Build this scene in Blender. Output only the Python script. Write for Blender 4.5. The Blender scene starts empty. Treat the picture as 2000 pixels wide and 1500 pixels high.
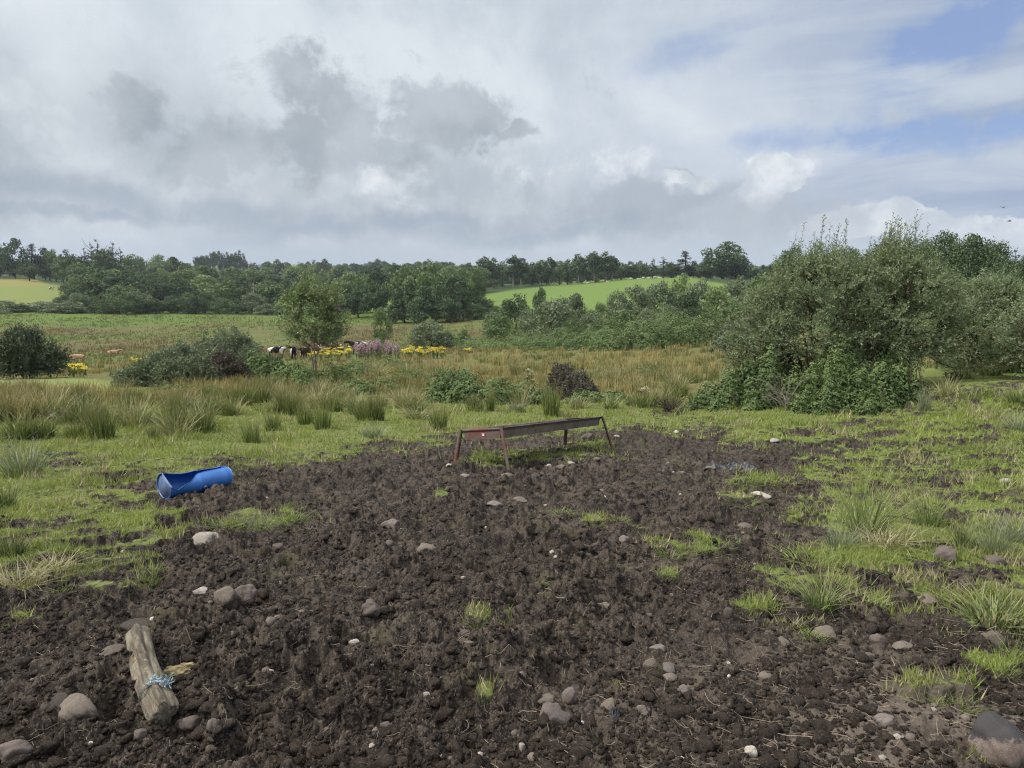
import bpy, math, random
import numpy as np
from math import radians as R
rnd = random.Random(7)
rng = np.random.default_rng(11)
C = bpy.context.scene.collection
SC = bpy.context.scene
# ------------------------------------------------------------------ camera
FPX, CAMH, PITCH = 1444.0, 1.6, R(7.9)
cam = bpy.data.objects.new('camera', bpy.data.cameras.new('camera'))
C.objects.link(cam)
cam.location = (0, 0, CAMH)
cam.rotation_euler = (R(90) - PITCH, 0, 0)
cam.data.sensor_width = 36
cam.data.lens = FPX / 2000 * 36
cam.data.clip_start = 0.05
cam.data.clip_end = 20000
SC.camera = cam
# ------------------------------------------------------------------ look
SC.view_settings.view_transform = 'Standard'
SC.view_settings.look = 'None'
SC.view_settings.exposure = 0.0
SC.view_settings.gamma = 1.0
SC.cycles.max_bounces = 5
SC.cycles.diffuse_bounces = 2
SC.cycles.glossy_bounces = 1
SC.cycles.transmission_bounces = 3
SC.cycles.transparent_max_bounces = 4
SC.cycles.volume_bounces = 0
SC.cycles.use_denoising = True
SC.cycles.filter_width = 1.15
SC.cycles.denoising_prefilter = 'NONE'
SC.cycles.caustics_reflective = False
SC.cycles.caustics_refractive = False
# ------------------------------------------------------------------ sun (veiled by thin cloud)
SUN_EL, SUN_AZ = R(50), R(-100)         # azimuth measured from +Y towards +X
sd = Vsun = (math.sin(SUN_AZ) * math.cos(SUN_EL), math.cos(SUN_AZ) * math.cos(SUN_EL), math.sin(SUN_EL))
sun = bpy.data.objects.new('sun', bpy.data.lights.new('sun', 'SUN'))
C.objects.link(sun)
sun.data.energy = 3.5
sun.data.angle = R(5)
sun.data.color = (1.0, 0.96, 0.9)
import mathutils
sun.rotation_euler = mathutils.Vector(sd).to_track_quat('Z', 'Y').to_euler()
# ------------------------------------------------------------------ pixel helpers (photo pixels, 2000 x 1500)
cp, sp = math.cos(PITCH), math.sin(PITCH)
def ray(px, py):
    a = (np.asarray(px, float) - 1000) / FPX
    b = (750 - np.asarray(py, float)) / FPX
    return a, cp + b * sp, -sp + b * cp
def azel(px, py):
    x, y, z = ray(px, py)
    return float(np.arctan2(x, y)), float(np.arctan2(z, np.hypot(x, y)))
def project(x, y, z):
    f = np.maximum(y * cp - (z - CAMH) * sp, 1e-3)
    u = y * sp + (z - CAMH) * cp
    return 1000 + FPX * x / f, 750 - FPX * u / f
# ------------------------------------------------------------------ world: Nishita sky behind layered cloud
def build_world():
    w = bpy.data.worlds.new('World'); SC.world = w; w.use_nodes = True
    nt = w.node_tree; N = nt.nodes; L = nt.links; N.clear()
    def nd(t, **k):
        n = N.new(t)
        for a, b in k.items(): setattr(n, a, b)
        return n
    def sock(s, v):
        if isinstance(v, (int, float, tuple, list)): s.default_value = v
        else: L.new(v, s)
    def M(op, a, b=0.0, c=0.0, clamp=False):
        n = nd('ShaderNodeMath', operation=op, use_clamp=clamp)
        sock(n.inputs[0], a); sock(n.inputs[1], b); sock(n.inputs[2], c)
        return n.outputs[0]
    def MR(v, a, b, c=0.0, d=1.0, smooth=True):
        n = nd('ShaderNodeMapRange', interpolation_type='SMOOTHSTEP' if smooth else 'LINEAR')
        for i, q in enumerate((v, a, b, c, d)): sock(n.inputs[i], q)
        return n.outputs[0]
    def MIX(f, a, b, blend='MIX'):
        n = nd('ShaderNodeMix', data_type='RGBA', blend_type=blend)
        sock(n.inputs[0], f)
        for q, s in ((a, n.inputs[6]), (b, n.inputs[7])):
            if isinstance(q, tuple) and len(q) == 3: q = q + (1,)
            sock(s, q)
        return n.outputs[2]
    def XYZ(x, y, z=0.0):
        n = nd('ShaderNodeCombineXYZ'); sock(n.inputs[0], x); sock(n.inputs[1], y); sock(n.inputs[2], z)
        return n.outputs[0]
    def NOISE(vec, scale, detail=6, rough=0.55, dist=0.0):
        n = nd('ShaderNodeTexNoise'); n.noise_dimensions = '3D'
        L.new(vec, n.inputs['Vector'])
        n.inputs['Scale'].default_value = scale; n.inputs['Detail'].default_value = detail
        n.inputs['Roughness'].default_value = rough; n.inputs['Distortion'].default_value = dist
        return n.outputs['Fac']
    tc = nd('ShaderNodeTexCoord'); sx = nd('ShaderNodeSeparateXYZ')
    nrm = nd('ShaderNodeVectorMath', operation='NORMALIZE')
    L.new(tc.outputs['Generated'], nrm.inputs[0]); L.new(nrm.outputs[0], sx.inputs[0])
    X, Y, Z = sx.outputs
    az = M('ARCTAN2', X, Y)
    el = M('ARCSINE', Z)
    P0 = XYZ(az, el)
    w1 = NOISE(XYZ(az, el, 3.1), 7, 5, 0.6); w2 = NOISE(XYZ(az, el, 9.7), 7, 5, 0.6)
    azw = M('ADD', az, M('MULTIPLY', M('SUBTRACT', w1, 0.5), 0.17))
    elw = M('ADD', el, M('MULTIPLY', M('SUBTRACT', w2, 0.5), 0.12))
    def blob(px, py, rx, ry, rot=0.0, soft=0.35, warped=True):
        """soft-edged patch of cloud round a direction; radii in photo pixels"""
        a0, e0 = azel(px, py)
        A = M('SUBTRACT', azw if warped else az, a0); E = M('SUBTRACT', elw if warped else el, e0)
        if rot:
            c, s = math.cos(rot), math.sin(rot)
            A, E = M('ADD', M('MULTIPLY', A, c), M('MULTIPLY', E, s)), M('SUBTRACT', M('MULTIPLY', E, c), M('MULTIPLY', A, s))
        q = M('ADD', M('POWER', M('MULTIPLY', A, FPX / rx), 2), M('POWER', M('MULTIPLY', E, FPX / ry), 2))
        return MR(M('SQRT', q), 1.0 + soft, 1.0 - soft)
    def mx(lst):
        r = lst[0]
        for b in lst[1:]: r = M('MAXIMUM', r, b)
        return r
    def sm(lst):
        r = lst[0]
        for b in lst[1:]: r = M('ADD', r, b)
        return r
    # S() turns a picture-like grey into a light value
    def S(r, g, b):
        f = lambda c: ((c / 255 + 0.055) / 1.055) ** 2.4 if c > 10 else c / 3295
        return (f(r), f(g), f(b))
    puff = NOISE(P0, 9, 8, 0.58, 0.1)
    fine = M('ADD', M('MULTIPLY', M('SUBTRACT', NOISE(P0, 13, 10, 0.66, 0.25), 0.5), 2.3), 0.5)
    mid = NOISE(XYZ(az, el, 5.0), 5, 8, 0.6, 0.2)
    streak = NOISE(XYZ(M('MULTIPLY', az, 1.3), M('ADD', M('MULTIPLY', el, 6.5), M('MULTIPLY', az, -0.5)), 1.7), 2.2, 7, 0.6, 0.5)
    # clear blue
    sky = nd('ShaderNodeTexSky', sky_type='NISHITA'); sky.sun_disc = False
    sky.sun_elevation = SUN_EL; sky.sun_rotation = SUN_AZ
    sky.altitude = 50; sky.air_density = 1.0; sky.dust_density = 1.0; sky.ozone_density = 2.0
    skyc = MIX(1.0, sky.outputs[0], (0.10, 0.10, 0.112), 'MULTIPLY')
    blue = MIX(0.3, MIX(0.35, skyc, S(112, 152, 222)), S(176, 194, 226))
    # veil: white sheet on the west side, thin bluish sheet towards the east
    east = MR(az, azel(900, 100)[0], azel(1900, 100)[0])
    veil_w = MIX(MR(mid, 0.32, 0.68), S(192, 203, 214), S(228, 235, 241))
    veil_e = MIX(MR(streak, 0.3, 0.7), S(152, 170, 200), S(186, 197, 214))
    veil = MIX(east, veil_w, veil_e)
    gap = sm([M('MULTIPLY', blob(1860, 62, 130, 45, 0.5, 0.8), 0.9), M('MULTIPLY', blob(1790, 252, 240, 28, 0.0, 0.8), 1.2),
              M('MULTIPLY', blob(1960, 20, 100, 30, 0.3, 0.8), 0.5), M('MULTIPLY', blob(1330, 110, 90, 26, 0.5, 0.9), 0.35)])
    gap = M('MULTIPLY', M('MULTIPLY', gap, 1.5), MR(M('ADD', streak, M('MULTIPLY', fine, 0.25)), 0.85, 0.5), clamp=True)
    col = MIX(gap, veil, blue)
    # bright sheet across the middle of the view
    sheet = M('MULTIPLY', mx([blob(1150, 235, 420, 75, -0.10, 0.8), blob(450, 70, 420, 70, 0, 0.9), blob(330, 150, 260, 60, 0.2, 0.9)]), MR(mid, 0.25, 0.7, 0.25, 0.95))
    col = MIX(sheet, col, S(224, 231, 238))
    sh2 = M('MULTIPLY', mx([blob(1750, 330, 380, 45, -0.08, 0.9), blob(1650, 170, 300, 24, -0.05, 0.9), blob(1900, 420, 180, 70, 0, 0.8)]), MR(streak, 0.35, 0.65, 0.1, 0.85))
    col = MIX(sh2, col, S(205, 215, 228))
    col = MIX(M('MULTIPLY', gap, M('MULTIPLY', blob(1800, 250, 260, 34, 0, 0.9), 0.9)), col, blue)
    # grey cloud bank low in the west and centre
    bank = mx([blob(150, 330, 420, 170, -0.05, 0.5), blob(560, 390, 560, 95, 0, 0.5), blob(1000, 420, 480, 60, 0, 0.5),
               blob(1300, 425, 340, 50, -0.1, 0.5), blob(250, 225, 60, 55, 0, 0.6)])
    bank = M('MULTIPLY', bank, MR(M('ADD', mid, M('MULTIPLY', fine, 0.5)), 0.4, 0.85, 0.55, 1.0))
    bankc = MIX(MR(mid, 0.35, 0.66), S(157, 168, 177), S(203, 211, 218))
    bankc = MIX(M('MULTIPLY', MR(fine, 0.35, 0.9), 0.7), bankc, S(206, 214, 221))
    col = MIX(M('MULTIPLY', bank, 0.92), col, bankc)
    # billows inside the bank: pale shoulders against grey hollows
    pf = MR(M('ADD', M('MULTIPLY', M('SUBTRACT', puff, 0.5), 3.0), M('MULTIPLY', M('SUBTRACT', fine, 0.5), 0.35)), -0.1, 0.75)
    col = MIX(M('MULTIPLY', M('MULTIPLY', bank, pf), 0.88), col, S(222, 229, 234))
    # darker scuds in front of the bank
    dk = M('ADD', mx([blob(605, 170, 80, 75, 0.2, 0.9), blob(690, 215, 90, 60, -0.4, 0.9), blob(620, 270, 110, 75, 0, 0.9), blob(880, 240, 110, 60, -0.1, 0.75),
                      blob(1000, 283, 75, 17, 0.15, 0.9), blob(780, 300, 80, 45, 0, 0.7), blob(400, 295, 95, 60, 0, 0.8), blob(250, 230, 60, 50, 0, 0.8), blob(1360, 350, 42, 16, -0.2, 0.6)]),
           M('MULTIPLY', M('SUBTRACT', fine, 0.5), 1.25))
    dk = MR(dk, 0.25, 0.85)
    dkc = MIX(MR(NOISE(XYZ(az, el, 7.3), 11, 7, 0.6), 0.35, 0.65), S(146, 156, 166), S(176, 185, 193))
    col = MIX(M('MULTIPLY', dk, 0.74), col, dkc)
    # blue-grey flat bases just above the horizon
    bs = mx([blob(1050, 452, 270, 24, 0.03, 0.7), blob(760, 440, 300, 22, 0.06, 0.8), blob(300, 405, 360, 28, -0.06, 0.8), blob(120, 430, 200, 14, 0, 0.8), blob(1240, 405, 200, 24, 0.1, 0.8)])
    bs = M('MULTIPLY', bs, MR(fine, 0.0, 0.7, 0.45, 1.0))
    col = MIX(M('MULTIPLY', bs, 0.72), col, S(140, 156, 174))
    # lit cumulus heads
    wh = M('ADD', mx([blob(1512, 345, 52, 45, 0, 0.6), blob(1500, 385, 66, 40, 0, 0.7), M('MULTIPLY', blob(1345, 355, 60, 24, 0, 0.8), 0.9), blob(1720, 430, 110, 30, 0, 0.6), blob(1880, 440, 110, 28, 0, 0.6),
                      M('MULTIPLY', blob(1215, 320, 85, 36, 0, 0.9), 0.75), M('MULTIPLY', blob(790, 350, 90, 36, 0, 0.9), 0.72), M('MULTIPLY', blob(1130, 330, 150, 30, 0, 0.9), 0.72)]),
           M('MULTIPLY', M('SUBTRACT', fine, 0.5), 1.1))
    wh = MR(wh, 0.32, 1.0)
    wh = M('MAXIMUM', wh, MR(M('ADD', mx([blob(1512, 340, 46, 34, 0, 0.35), blob(1506, 375, 58, 34, 0, 0.4), blob(1340, 352, 30, 14, 0, 0.4), blob(1740, 438, 150, 34, 0, 0.5), blob(1920, 450, 110, 34, 0, 0.5)]), M('MULTIPLY', M('SUBTRACT', fine, 0.5), 0.55)), 0.45, 0.62))
    whc = MIX(MR(NOISE(XYZ(az, M('SUBTRACT', el, 0.01), 2.2), 24, 6, 0.6), 0.35, 0.65), S(206, 214, 222), S(244, 247, 250))
    col = MIX(M('MULTIPLY', wh, 0.8), col, whc)
    # greyer billows under the lit heads, over the willows
    gb = MR(M('ADD', mx([blob(1500, 425, 160, 44, 0, 0.6), blob(1240, 400, 130, 30, 0, 0.7)]), M('MULTIPLY', M('SUBTRACT', fine, 0.5), 0.9)), 0.3, 1.1)
    col = MIX(M('MULTIPLY', gb, 0.7), col, S(181, 190, 201))
    # pale strip on the horizon
    hz = MR(el, azel(1000, 455)[1], azel(1000, 500)[1])
    col = MIX(M('MULTIPLY', hz, 0.75), col, MIX(MR(az, -0.2, 0.5), S(182, 194, 207), S(198, 208, 218)))
    # sheet overhead, outside the frame, brightened to light the ground, most round the sun
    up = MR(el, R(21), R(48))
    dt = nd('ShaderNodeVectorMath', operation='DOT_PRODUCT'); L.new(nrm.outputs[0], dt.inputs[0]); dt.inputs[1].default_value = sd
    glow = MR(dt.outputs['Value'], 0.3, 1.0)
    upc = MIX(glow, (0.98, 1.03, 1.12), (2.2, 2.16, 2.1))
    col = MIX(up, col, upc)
    # multiplied back by ten: the Background runs at the Sky Texture's strength
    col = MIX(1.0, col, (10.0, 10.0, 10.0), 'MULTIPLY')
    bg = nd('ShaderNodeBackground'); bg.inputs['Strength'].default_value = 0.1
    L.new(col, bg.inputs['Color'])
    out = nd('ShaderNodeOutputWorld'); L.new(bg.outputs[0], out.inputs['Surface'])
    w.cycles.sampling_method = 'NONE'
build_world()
# ------------------------------------------------------------------ numpy noise
def _h(ix, iy, s):
    n = (ix.astype(np.int64) * 374761393 + iy.astype(np.int64) * 668265263 + s * 974634777) & 0xffffffff
    n = ((n ^ (n >> 13)) * 1274126177) & 0xffffffff
    n = ((n ^ (n >> 16)) * 2246822519) & 0xffffffff
    return ((n ^ (n >> 15)) & 0xffffff) / float(0xffffff)
def perlin(x, y, s=0):
    x = np.asarray(x, float); y = np.asarray(y, float)
    ix = np.floor(x); iy = np.floor(y); fx = x - ix; fy = y - iy
    u = fx * fx * fx * (fx * (fx * 6 - 15) + 10); v = fy * fy * fy * (fy * (fy * 6 - 15) + 10)
    def g(dx, dy):
        a = _h(ix + dx, iy + dy, s) * 2 * np.pi
        return np.cos(a) * (fx - dx) + np.sin(a) * (fy - dy)
    a = g(0, 0) * (1 - u) + g(1, 0) * u
    b = g(0, 1) * (1 - u) + g(1, 1) * u
    return (a * (1 - v) + b * v) * 1.5
def fbm(x, y, s=0, o=4, g=0.5):
    r = 0; a = 1.0
    for i in range(o):
        r = r + a * perlin(x * 2 ** i + 17.3 * i, y * 2 ** i - 9.1 * i, s + i); a *= g
    return r
def clods(x, y, s=0, rmin=0.35, rmax=0.8):
    """rounded lumps, the higher one wins where they overlap; unit cells"""
    wx = x + 0.35 * perlin(x * 1.7, y * 1.7, s + 51); wy = y + 0.35 * perlin(x * 1.7 + 7, y * 1.7, s + 52)
    ix = np.floor(wx); iy = np.floor(wy); r = np.zeros_like(wx)
    for dx in (-1, 0, 1):
        for dy in (-1, 0, 1):
            cx = ix + dx; cy = iy + dy
            px = cx + _h(cx, cy, s); py = cy + _h(cx, cy, s + 1)
            rad = rmin + (rmax - rmin) * _h(cx, cy, s + 2)
            q = 1 - ((wx - px) ** 2 + (wy - py) ** 2) / rad ** 2
            r = np.maximum(r, np.sqrt(np.maximum(q, 0)) * rad * (0.35 + 0.65 * _h(cx, cy, s + 3)))
    return r
def sstep(a, b, x):
    t = np.clip((x - a) / (b - a), 0, 1); return t * t * (3 - 2 * t)
# ------------------------------------------------------------------ terrain profile: (distance, photo row) down eight bearings
_D = [20, 30, 45, 60, 90, 130, 200, 250, 330, 420, 600, 900, 1500, 3000]
_ROWS = {0:    [800, 757, 735, 725, 712, 690, 640, 612, 585, 551, 538, 527, 521, 518],
         300:  [800, 754, 728, 718, 706, 684, 638, 613, 598, 575, 550, 528, 521, 518],
         600:  [800, 752, 722, 711, 699, 675, 635, 615, 598, 580, 552, 530, 521, 518],
         800:  [798, 748, 714, 700, 688, 664, 630, 606, 592, 574, 548, 528, 521, 518],
         1050: [795, 745, 706, 690, 674, 652, 617, 596, 572, 557, 550, 533, 523, 518],
         1300: [790, 738, 700, 680, 660, 635, 600, 577, 550, 543, 541, 535, 525, 518],
         1600: [785, 730, 690, 665, 640, 615, 585, 570, 556, 549, 545, 538, 528, 520],
         2000: [768, 712, 668, 640, 606, 582, 561, 555, 550, 547, 543, 538, 528, 520]}
SLOPE = 0.115
_near = [0.25, 0.5, 1.0, 1.6, 2.3, 3.2, 4.5, 6.5, 8.5, 10.5, 13.0]
_KD = np.array(_near + _D); _LK = np.log(_KD)
_AZ = []; _T = []
for _px, _rows in _ROWS.items():
    x, y, z = ray(_px, 700.0); a = math.atan2(x, y)
    t = [(CAMH + SLOPE * (d * math.cos(a) * 0.5 + d * 0.5 - 2.3)) / d for d in _near]
    for d, r in zip(_D, _rows):
        X_, Y_, Z_ = ray(_px, float(r)); t.append(-Z_ / math.hypot(X_, Y_))
    _AZ.append(a); _T.append(t)
_AZ = np.array(_AZ); _T = np.array(_T)
def _pchip_slopes(T):
    h = np.diff(_LK); dl = np.diff(T, axis=1) / h
    m = np.zeros_like(T)
    same = (dl[:, :-1] * dl[:, 1:]) > 0
    w1 = 2 * h[1:] + h[:-1]; w2 = h[1:] + 2 * h[:-1]
    with np.errstate(divide='ignore', invalid='ignore'):
        mm = (w1 + w2) / (w1 / dl[:, :-1] + w2 / dl[:, 1:])
    m[:, 1:-1] = np.where(same, mm, 0)
    m[:, 0] = dl[:, 0]; m[:, -1] = dl[:, -1]
    return m
_MS = _pchip_slopes(_T)
def Tf(az, d):
    az = np.asarray(az, float); d = np.asarray(d, float)
    az, d = np.broadcast_arrays(az, d)
    a = np.clip(az, _AZ[0], _AZ[-1]); k = np.clip(np.searchsorted(_AZ, a, side='right') - 1, 0, len(_AZ) - 2)
    f = (a - _AZ[k]) / (_AZ[k + 1] - _AZ[k]); f = f * f * (3 - 2 * f)
    ld = np.log(np.clip(d, _KD[0], _KD[-1])); j = np.clip(np.searchsorted(_LK, ld, side='right') - 1, 0, len(_LK) - 2)
    h = _LK[j + 1] - _LK[j]; u = (ld - _LK[j]) / h
    h00 = 2 * u ** 3 - 3 * u ** 2 + 1; h10 = u ** 3 - 2 * u ** 2 + u; h01 = -2 * u ** 3 + 3 * u ** 2; h11 = u ** 3 - u ** 2
    def col(k): return h00 * _T[k, j] + h10 * h * _MS[k, j] + h01 * _T[k, j + 1] + h11 * h * _MS[k, j + 1]
    return col(k) * (1 - f) + col(k + 1) * f
def zbase(x, y):
    d = np.maximum(np.hypot(x, y), 0.25)
    az = np.arctan2(x, y)
    near_flat = CAMH - Tf(az, d) * d
    # behind the viewer the ground simply carries on, gently
    back = sstep(1.9, 2.6, np.abs(az))
    return near_flat * (1 - back) + (0.1 * np.tanh(d / 30)) * back
_ld = np.exp(np.linspace(math.log(0.8), math.log(2900), 1500))
def hit(px, py):
    """ground point (undisplaced) seen at photo pixel px, py"""
    px = np.atleast_1d(np.asarray(px, float)); py = np.atleast_1d(np.asarray(py, float))
    px, py = np.broadcast_arrays(px, py)
    x, y, z = ray(px, py); hy = np.hypot(x, y); t = -z / hy; az = np.arctan2(x, y)
    out = np.empty((len(px), 3)); lo = np.full(len(px), math.log(.8)); hi = np.full(len(px), math.log(2900.))
    for _ in range(26):                                  # the profile falls steadily, so bisection finds the ground
        md = (lo + hi) / 2; far = Tf(az, np.exp(md)) > t; lo = np.where(far, md, lo); hi = np.where(far, hi, md)
    d = np.exp((lo + hi) / 2); out[:, 0] = np.sin(az) * d; out[:, 1] = np.cos(az) * d
    out[:, 2] = zbase(out[:, 0], out[:, 1])
    return out
def at(px, d):
    """ground position on the bearing of column px at distance d"""
    a = math.atan((px - 1000) / FPX)
    x, y = math.sin(a) * d, math.cos(a) * d
    return x, y
# ------------------------------------------------------------------ what grows where (masks worked out once from the survey of the site)
def poly_sd(px, py, poly):
    """signed distance in photo px, positive inside"""
    P = np.array(poly, float); best = np.full(px.shape, 1e9); ins = np.zeros(px.shape, bool)
    n = len(P)
    for i in range(n):
        a = P[i]; b = P[(i + 1) % n]; e = b - a
        wx = px - a[0]; wy = py - a[1]
        t = np.clip((wx * e[0] + wy * e[1]) / (e @ e + 1e-9), 0, 1)
        best = np.minimum(best, np.hypot(wx - t * e[0], wy - t * e[1]))
        c = ((a[1] > py) != (b[1] > py)) & (px < (b[0] - a[0]) * (py - a[1]) / (b[1] - a[1] + 1e-12) + a[0])
        ins ^= c
    return np.where(ins, best, -best)
MUD = [(-900, 1260), (-100, 1205), (60, 1160), (110, 1120), (190, 1100), (300, 1080), (330, 1030), (290, 985), (250, 960), (200, 945), (230, 930), (310, 935), (450, 925),
       (620, 897), (760, 872), (880, 862), (960, 852), (1080, 850), (1200, 842), (1340, 845), (1420, 862), (1500, 868), (1580, 868), (1700, 850), (1760, 840), (1740, 856),
       (1600, 880), (1560, 905), (1600, 960), (1640, 1010), (1640, 1060), (1600, 1110), (1660, 1150), (1760, 1130), (1880, 1190), (2000, 1230), (2300, 1330), (3200, 1500), (3200, 9000), (-2200, 9000)]
# bare patches in the turf: px, py, rx, ry
BARE = [(120, 905, 45, 12), (250, 940, 70, 22), (75, 1035, 60, 14), (215, 985, 60, 16), (30, 1085, 60, 10), (200, 1060, 90, 12), (350, 960, 60, 20), (60, 1130, 50, 12), (1305, 797, 24, 14), (1690, 805, 60, 9),
        (1770, 797, 70, 9), (1850, 781, 60, 10), (1925, 766, 55, 8), (1975, 752, 40, 6), (1380, 848, 32, 20), (1720, 870, 90, 10), (1640, 880, 60, 14), (1800, 892, 70, 12), (1880, 862, 70, 10),
        (1730, 960, 80, 14), (1850, 945, 90, 12), (1960, 895, 60, 9), (1990, 1010, 50, 8), (1790, 925, 130, 9), (1900, 975, 100, 10), (1740, 905, 120, 8), (1950, 925, 60, 7), (1860, 1020, 110, 12), (1780, 990, 60, 10), (1760, 1130, 120, 14), (1900, 1075, 70, 8), (1690, 905, 40, 10), (1925, 840, 80, 6), (2080, 800, 90, 12), (2150, 900, 120, 14), (2250, 1000, 120, 16), (2150, 1100, 120, 16), (1620, 925, 70, 12), (1800, 1075, 60, 12), (1700, 830, 50, 7), (1580, 848, 50, 8), (1900, 1140, 90, 16), (30, 855, 30, 9), (450, 905, 60, 8)]
# green islets in the mud
GREEN = [(520, 1012, 80, 15), (330, 1010, 40, 10), (440, 1030, 36, 9), (1050, 893, 130, 12, ), (960, 905, 55, 9), (1150, 872, 50, 8), (1480, 940, 60, 16), (1450, 970, 45, 12), (1360, 1070, 70, 20), (1300, 1125, 30, 12), (1560, 1000, 30, 10),
         (1700, 1020, 130, 50), (1620, 1090, 80, 20), (1590, 1150, 110, 40), (1480, 1195, 40, 16), (1830, 1345, 60, 18), (930, 1212, 22, 9), (995, 1212, 20, 9), (948, 1345, 14, 18), (1165, 1020, 30, 8),
         (1960, 1200, 90, 30), (1960, 1300, 60, 24), (285, 1128, 36, 12), (200, 1150, 60, 10), (120, 1120, 100, 14), (40, 1195, 40, 10), (1560, 1230, 40, 10), (1960, 1480, 50, 8), (860, 968, 14, 6), (1590, 930, 40, 14)]
def mudmask(x, y, px, py):
    m = poly_sd(px, py, MUD)
    n = fbm(x * 1.1, y * 1.1, 31, 4) ; n2 = fbm(x * 3.5, y * 3.5, 41, 4, .7)
    sc = np.clip((py - 700) / 300, 0.25, 1.6)
    v = m / sc + n * 34 + n2 * 26
    for e in BARE:
        q = 1 - np.hypot((px - e[0]) / e[2], (py - e[1]) / e[3])
        v = np.maximum(v, q * 26 + n * 16 + n2 * 40 - 8)
    for e in GREEN:
        q = 1 - np.hypot((px - e[0]) / e[2], (py - e[1]) / e[3])
        v = np.where(q > -0.8, np.minimum(v, -q * 42 + n2 * 34 + n * 8 + 8), v)
    # odd bare spots and odd weeds
    v = np.where((py > 880), v + 0, v)
    return v
PITS = [(972, 1105, .10), (905, 1138, .07), (750, 1208, .12), (860, 1196, .09), (400, 1108, .08), (482, 1312, .07), (590, 1268, .08), (690, 1292, .08), (622, 1316, .07), (120, 1440, .08), (210, 1380, .09), (70, 1310, .06), (420, 1285, .06),
        (895, 1368, .06), (785, 1130, .06), (1145, 1335, .06), (205, 1135, .10), (130, 1138, .09), (375, 1015, .08), (300, 1270, .05), (530, 1365, .05), (1420, 1450, .06), (1290, 1350, .04), (640, 1180, .06), (1080, 1155, .07), (1260, 1160, .07),
        (560, 1100, .07), (680, 1050, .08), (1120, 1040, .08), (1250, 1010, .08), (340, 1330, .07), (215, 1310, .05), (840, 1100, .07), (1180, 1130, .07), (700, 1400, .06), (360, 1290, .07)]
_pit = hit([p[0] for p in PITS], [p[1] for p in PITS])
def disp(x, y, px, py, m):
    """height added to the smooth profile: churned mud or tussocky turf. m = mud mask value"""
    d = np.hypot(x, y)
    mud = sstep(-8, 10, m)
    lod = lambda a, b: 1 - sstep(a, b, d)
    h = np.zeros_like(x)
    k = d < 26
    X = x[k]; Y = y[k]; D = d[k]
    g = 0.035 * fbm(X * 0.9, Y * 0.9, 3, 3)
    # trampled ground: hoof-sized lumps and hollows, clods, crumbs
    rough = 0.38 + 0.62 * np.clip(1.1 * fbm(X * 0.8, Y * 0.8, 77, 3) + 0.6, 0, 1)
    smooth_zone = sstep(950, 1350, px[k]) * sstep(1180, 1330, py[k])          # finer, drier soil at this end
    rough = rough * (1 - 0.55 * smooth_zone)
    wx = X + .03 * perlin(X * 5, Y * 5, 55) + .012 * perlin(X * 17, Y * 17, 56); wy = Y + .03 * perlin(X * 5 + 9, Y * 5, 57) + .012 * perlin(X * 17, Y * 17 + 5, 58)
    ab = lambda f, s: np.abs(perlin(wx * f, wy * f, s))
    hm = 0.075 * fbm(X * 2.0, Y * 2.0, 5, 3) * rough
    hm += (0.075 * ab(4.0, 8) + 0.095 * clods(wx * 6, wy * 6, 9, .4, .85) * (1 + .5 * perlin(X * 21, Y * 21, 10))) * rough
    hm += 0.018 * ab(12, 18) + 0.050 * clods(wx * 14, wy * 14, 19, .4, .85) * (.45 + .55 * rough) * (1 + .5 * perlin(X * 45, Y * 45, 11))
    hm += 0.026 * clods(wx * 31, wy * 31, 29, .4, .85) * (1 - .6 * sstep(10, 15, D)) + .010 * ab(30, 28)
    hm += 0.010 * ab(58, 38) * (1 - sstep(6, 10, D)) + 0.006 * ab(120, 39) * (1 - sstep(3.6, 5.5, D))
    hm *= 1 - .38 * smooth_zone
    hm -= 0.088 * (1 - .38 * smooth_zone) * (.35 + .65 * rough)
    # hoof prints
    cell = 2.4
    for s in (0, 1):
        ix = np.floor(X * cell + s * .5); iy = np.floor(Y * cell + s * .37)
        cx = (ix + .2 + .6 * _h(ix, iy, 90 + s) - s * .5) / cell; cy = (iy + .2 + .6 * _h(ix, iy, 92 + s) - s * .37) / cell
        r = .055 + .035 * _h(ix, iy, 94); q = ((X - cx) ** 2 + (Y - cy) ** 2) / r ** 2
        dep = .075 * (_h(ix, iy, 95 + s) > .35) * rough
        hm += -dep * np.exp(-q ** 1.5) + dep * .35 * np.exp(-(np.sqrt(q) - 1.5) ** 2 / .12)
    for (qx, qy, qz), (a, b, r) in zip(_pit, PITS):
        q = ((X - qx) ** 2 + (Y - qy) ** 2) / (r * .75) ** 2
        w_ = 1 + .4 * perlin(X * 9, Y * 9, 97)
        hm -= .13 * np.exp(-(q * w_) ** 1.6)
    hg = 0.03 * clods(X * 2.3, Y * 2.3, 66) + 0.02 * fbm(X * 4, Y * 4, 68, 3) + 0.025
    mk = mud[k]
    v = g + hm * mk + hg * (1 - mk)
    v = v * (1 - sstep(20, 26, D)) * sstep(0.3, 1.0, D)
    h[k] = v
    far = 1 - lod(18, 30)
    h += far * (0.10 * fbm(x * 0.22, y * 0.22, 71, 3)) * (1 - sstep(150, 400, d)) + sstep(100, 300, d) * 0.5 * fbm(x * .012, y * .012, 73, 3) * (1 - sstep(500, 900, d))
    return h
GRID = {}
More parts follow.
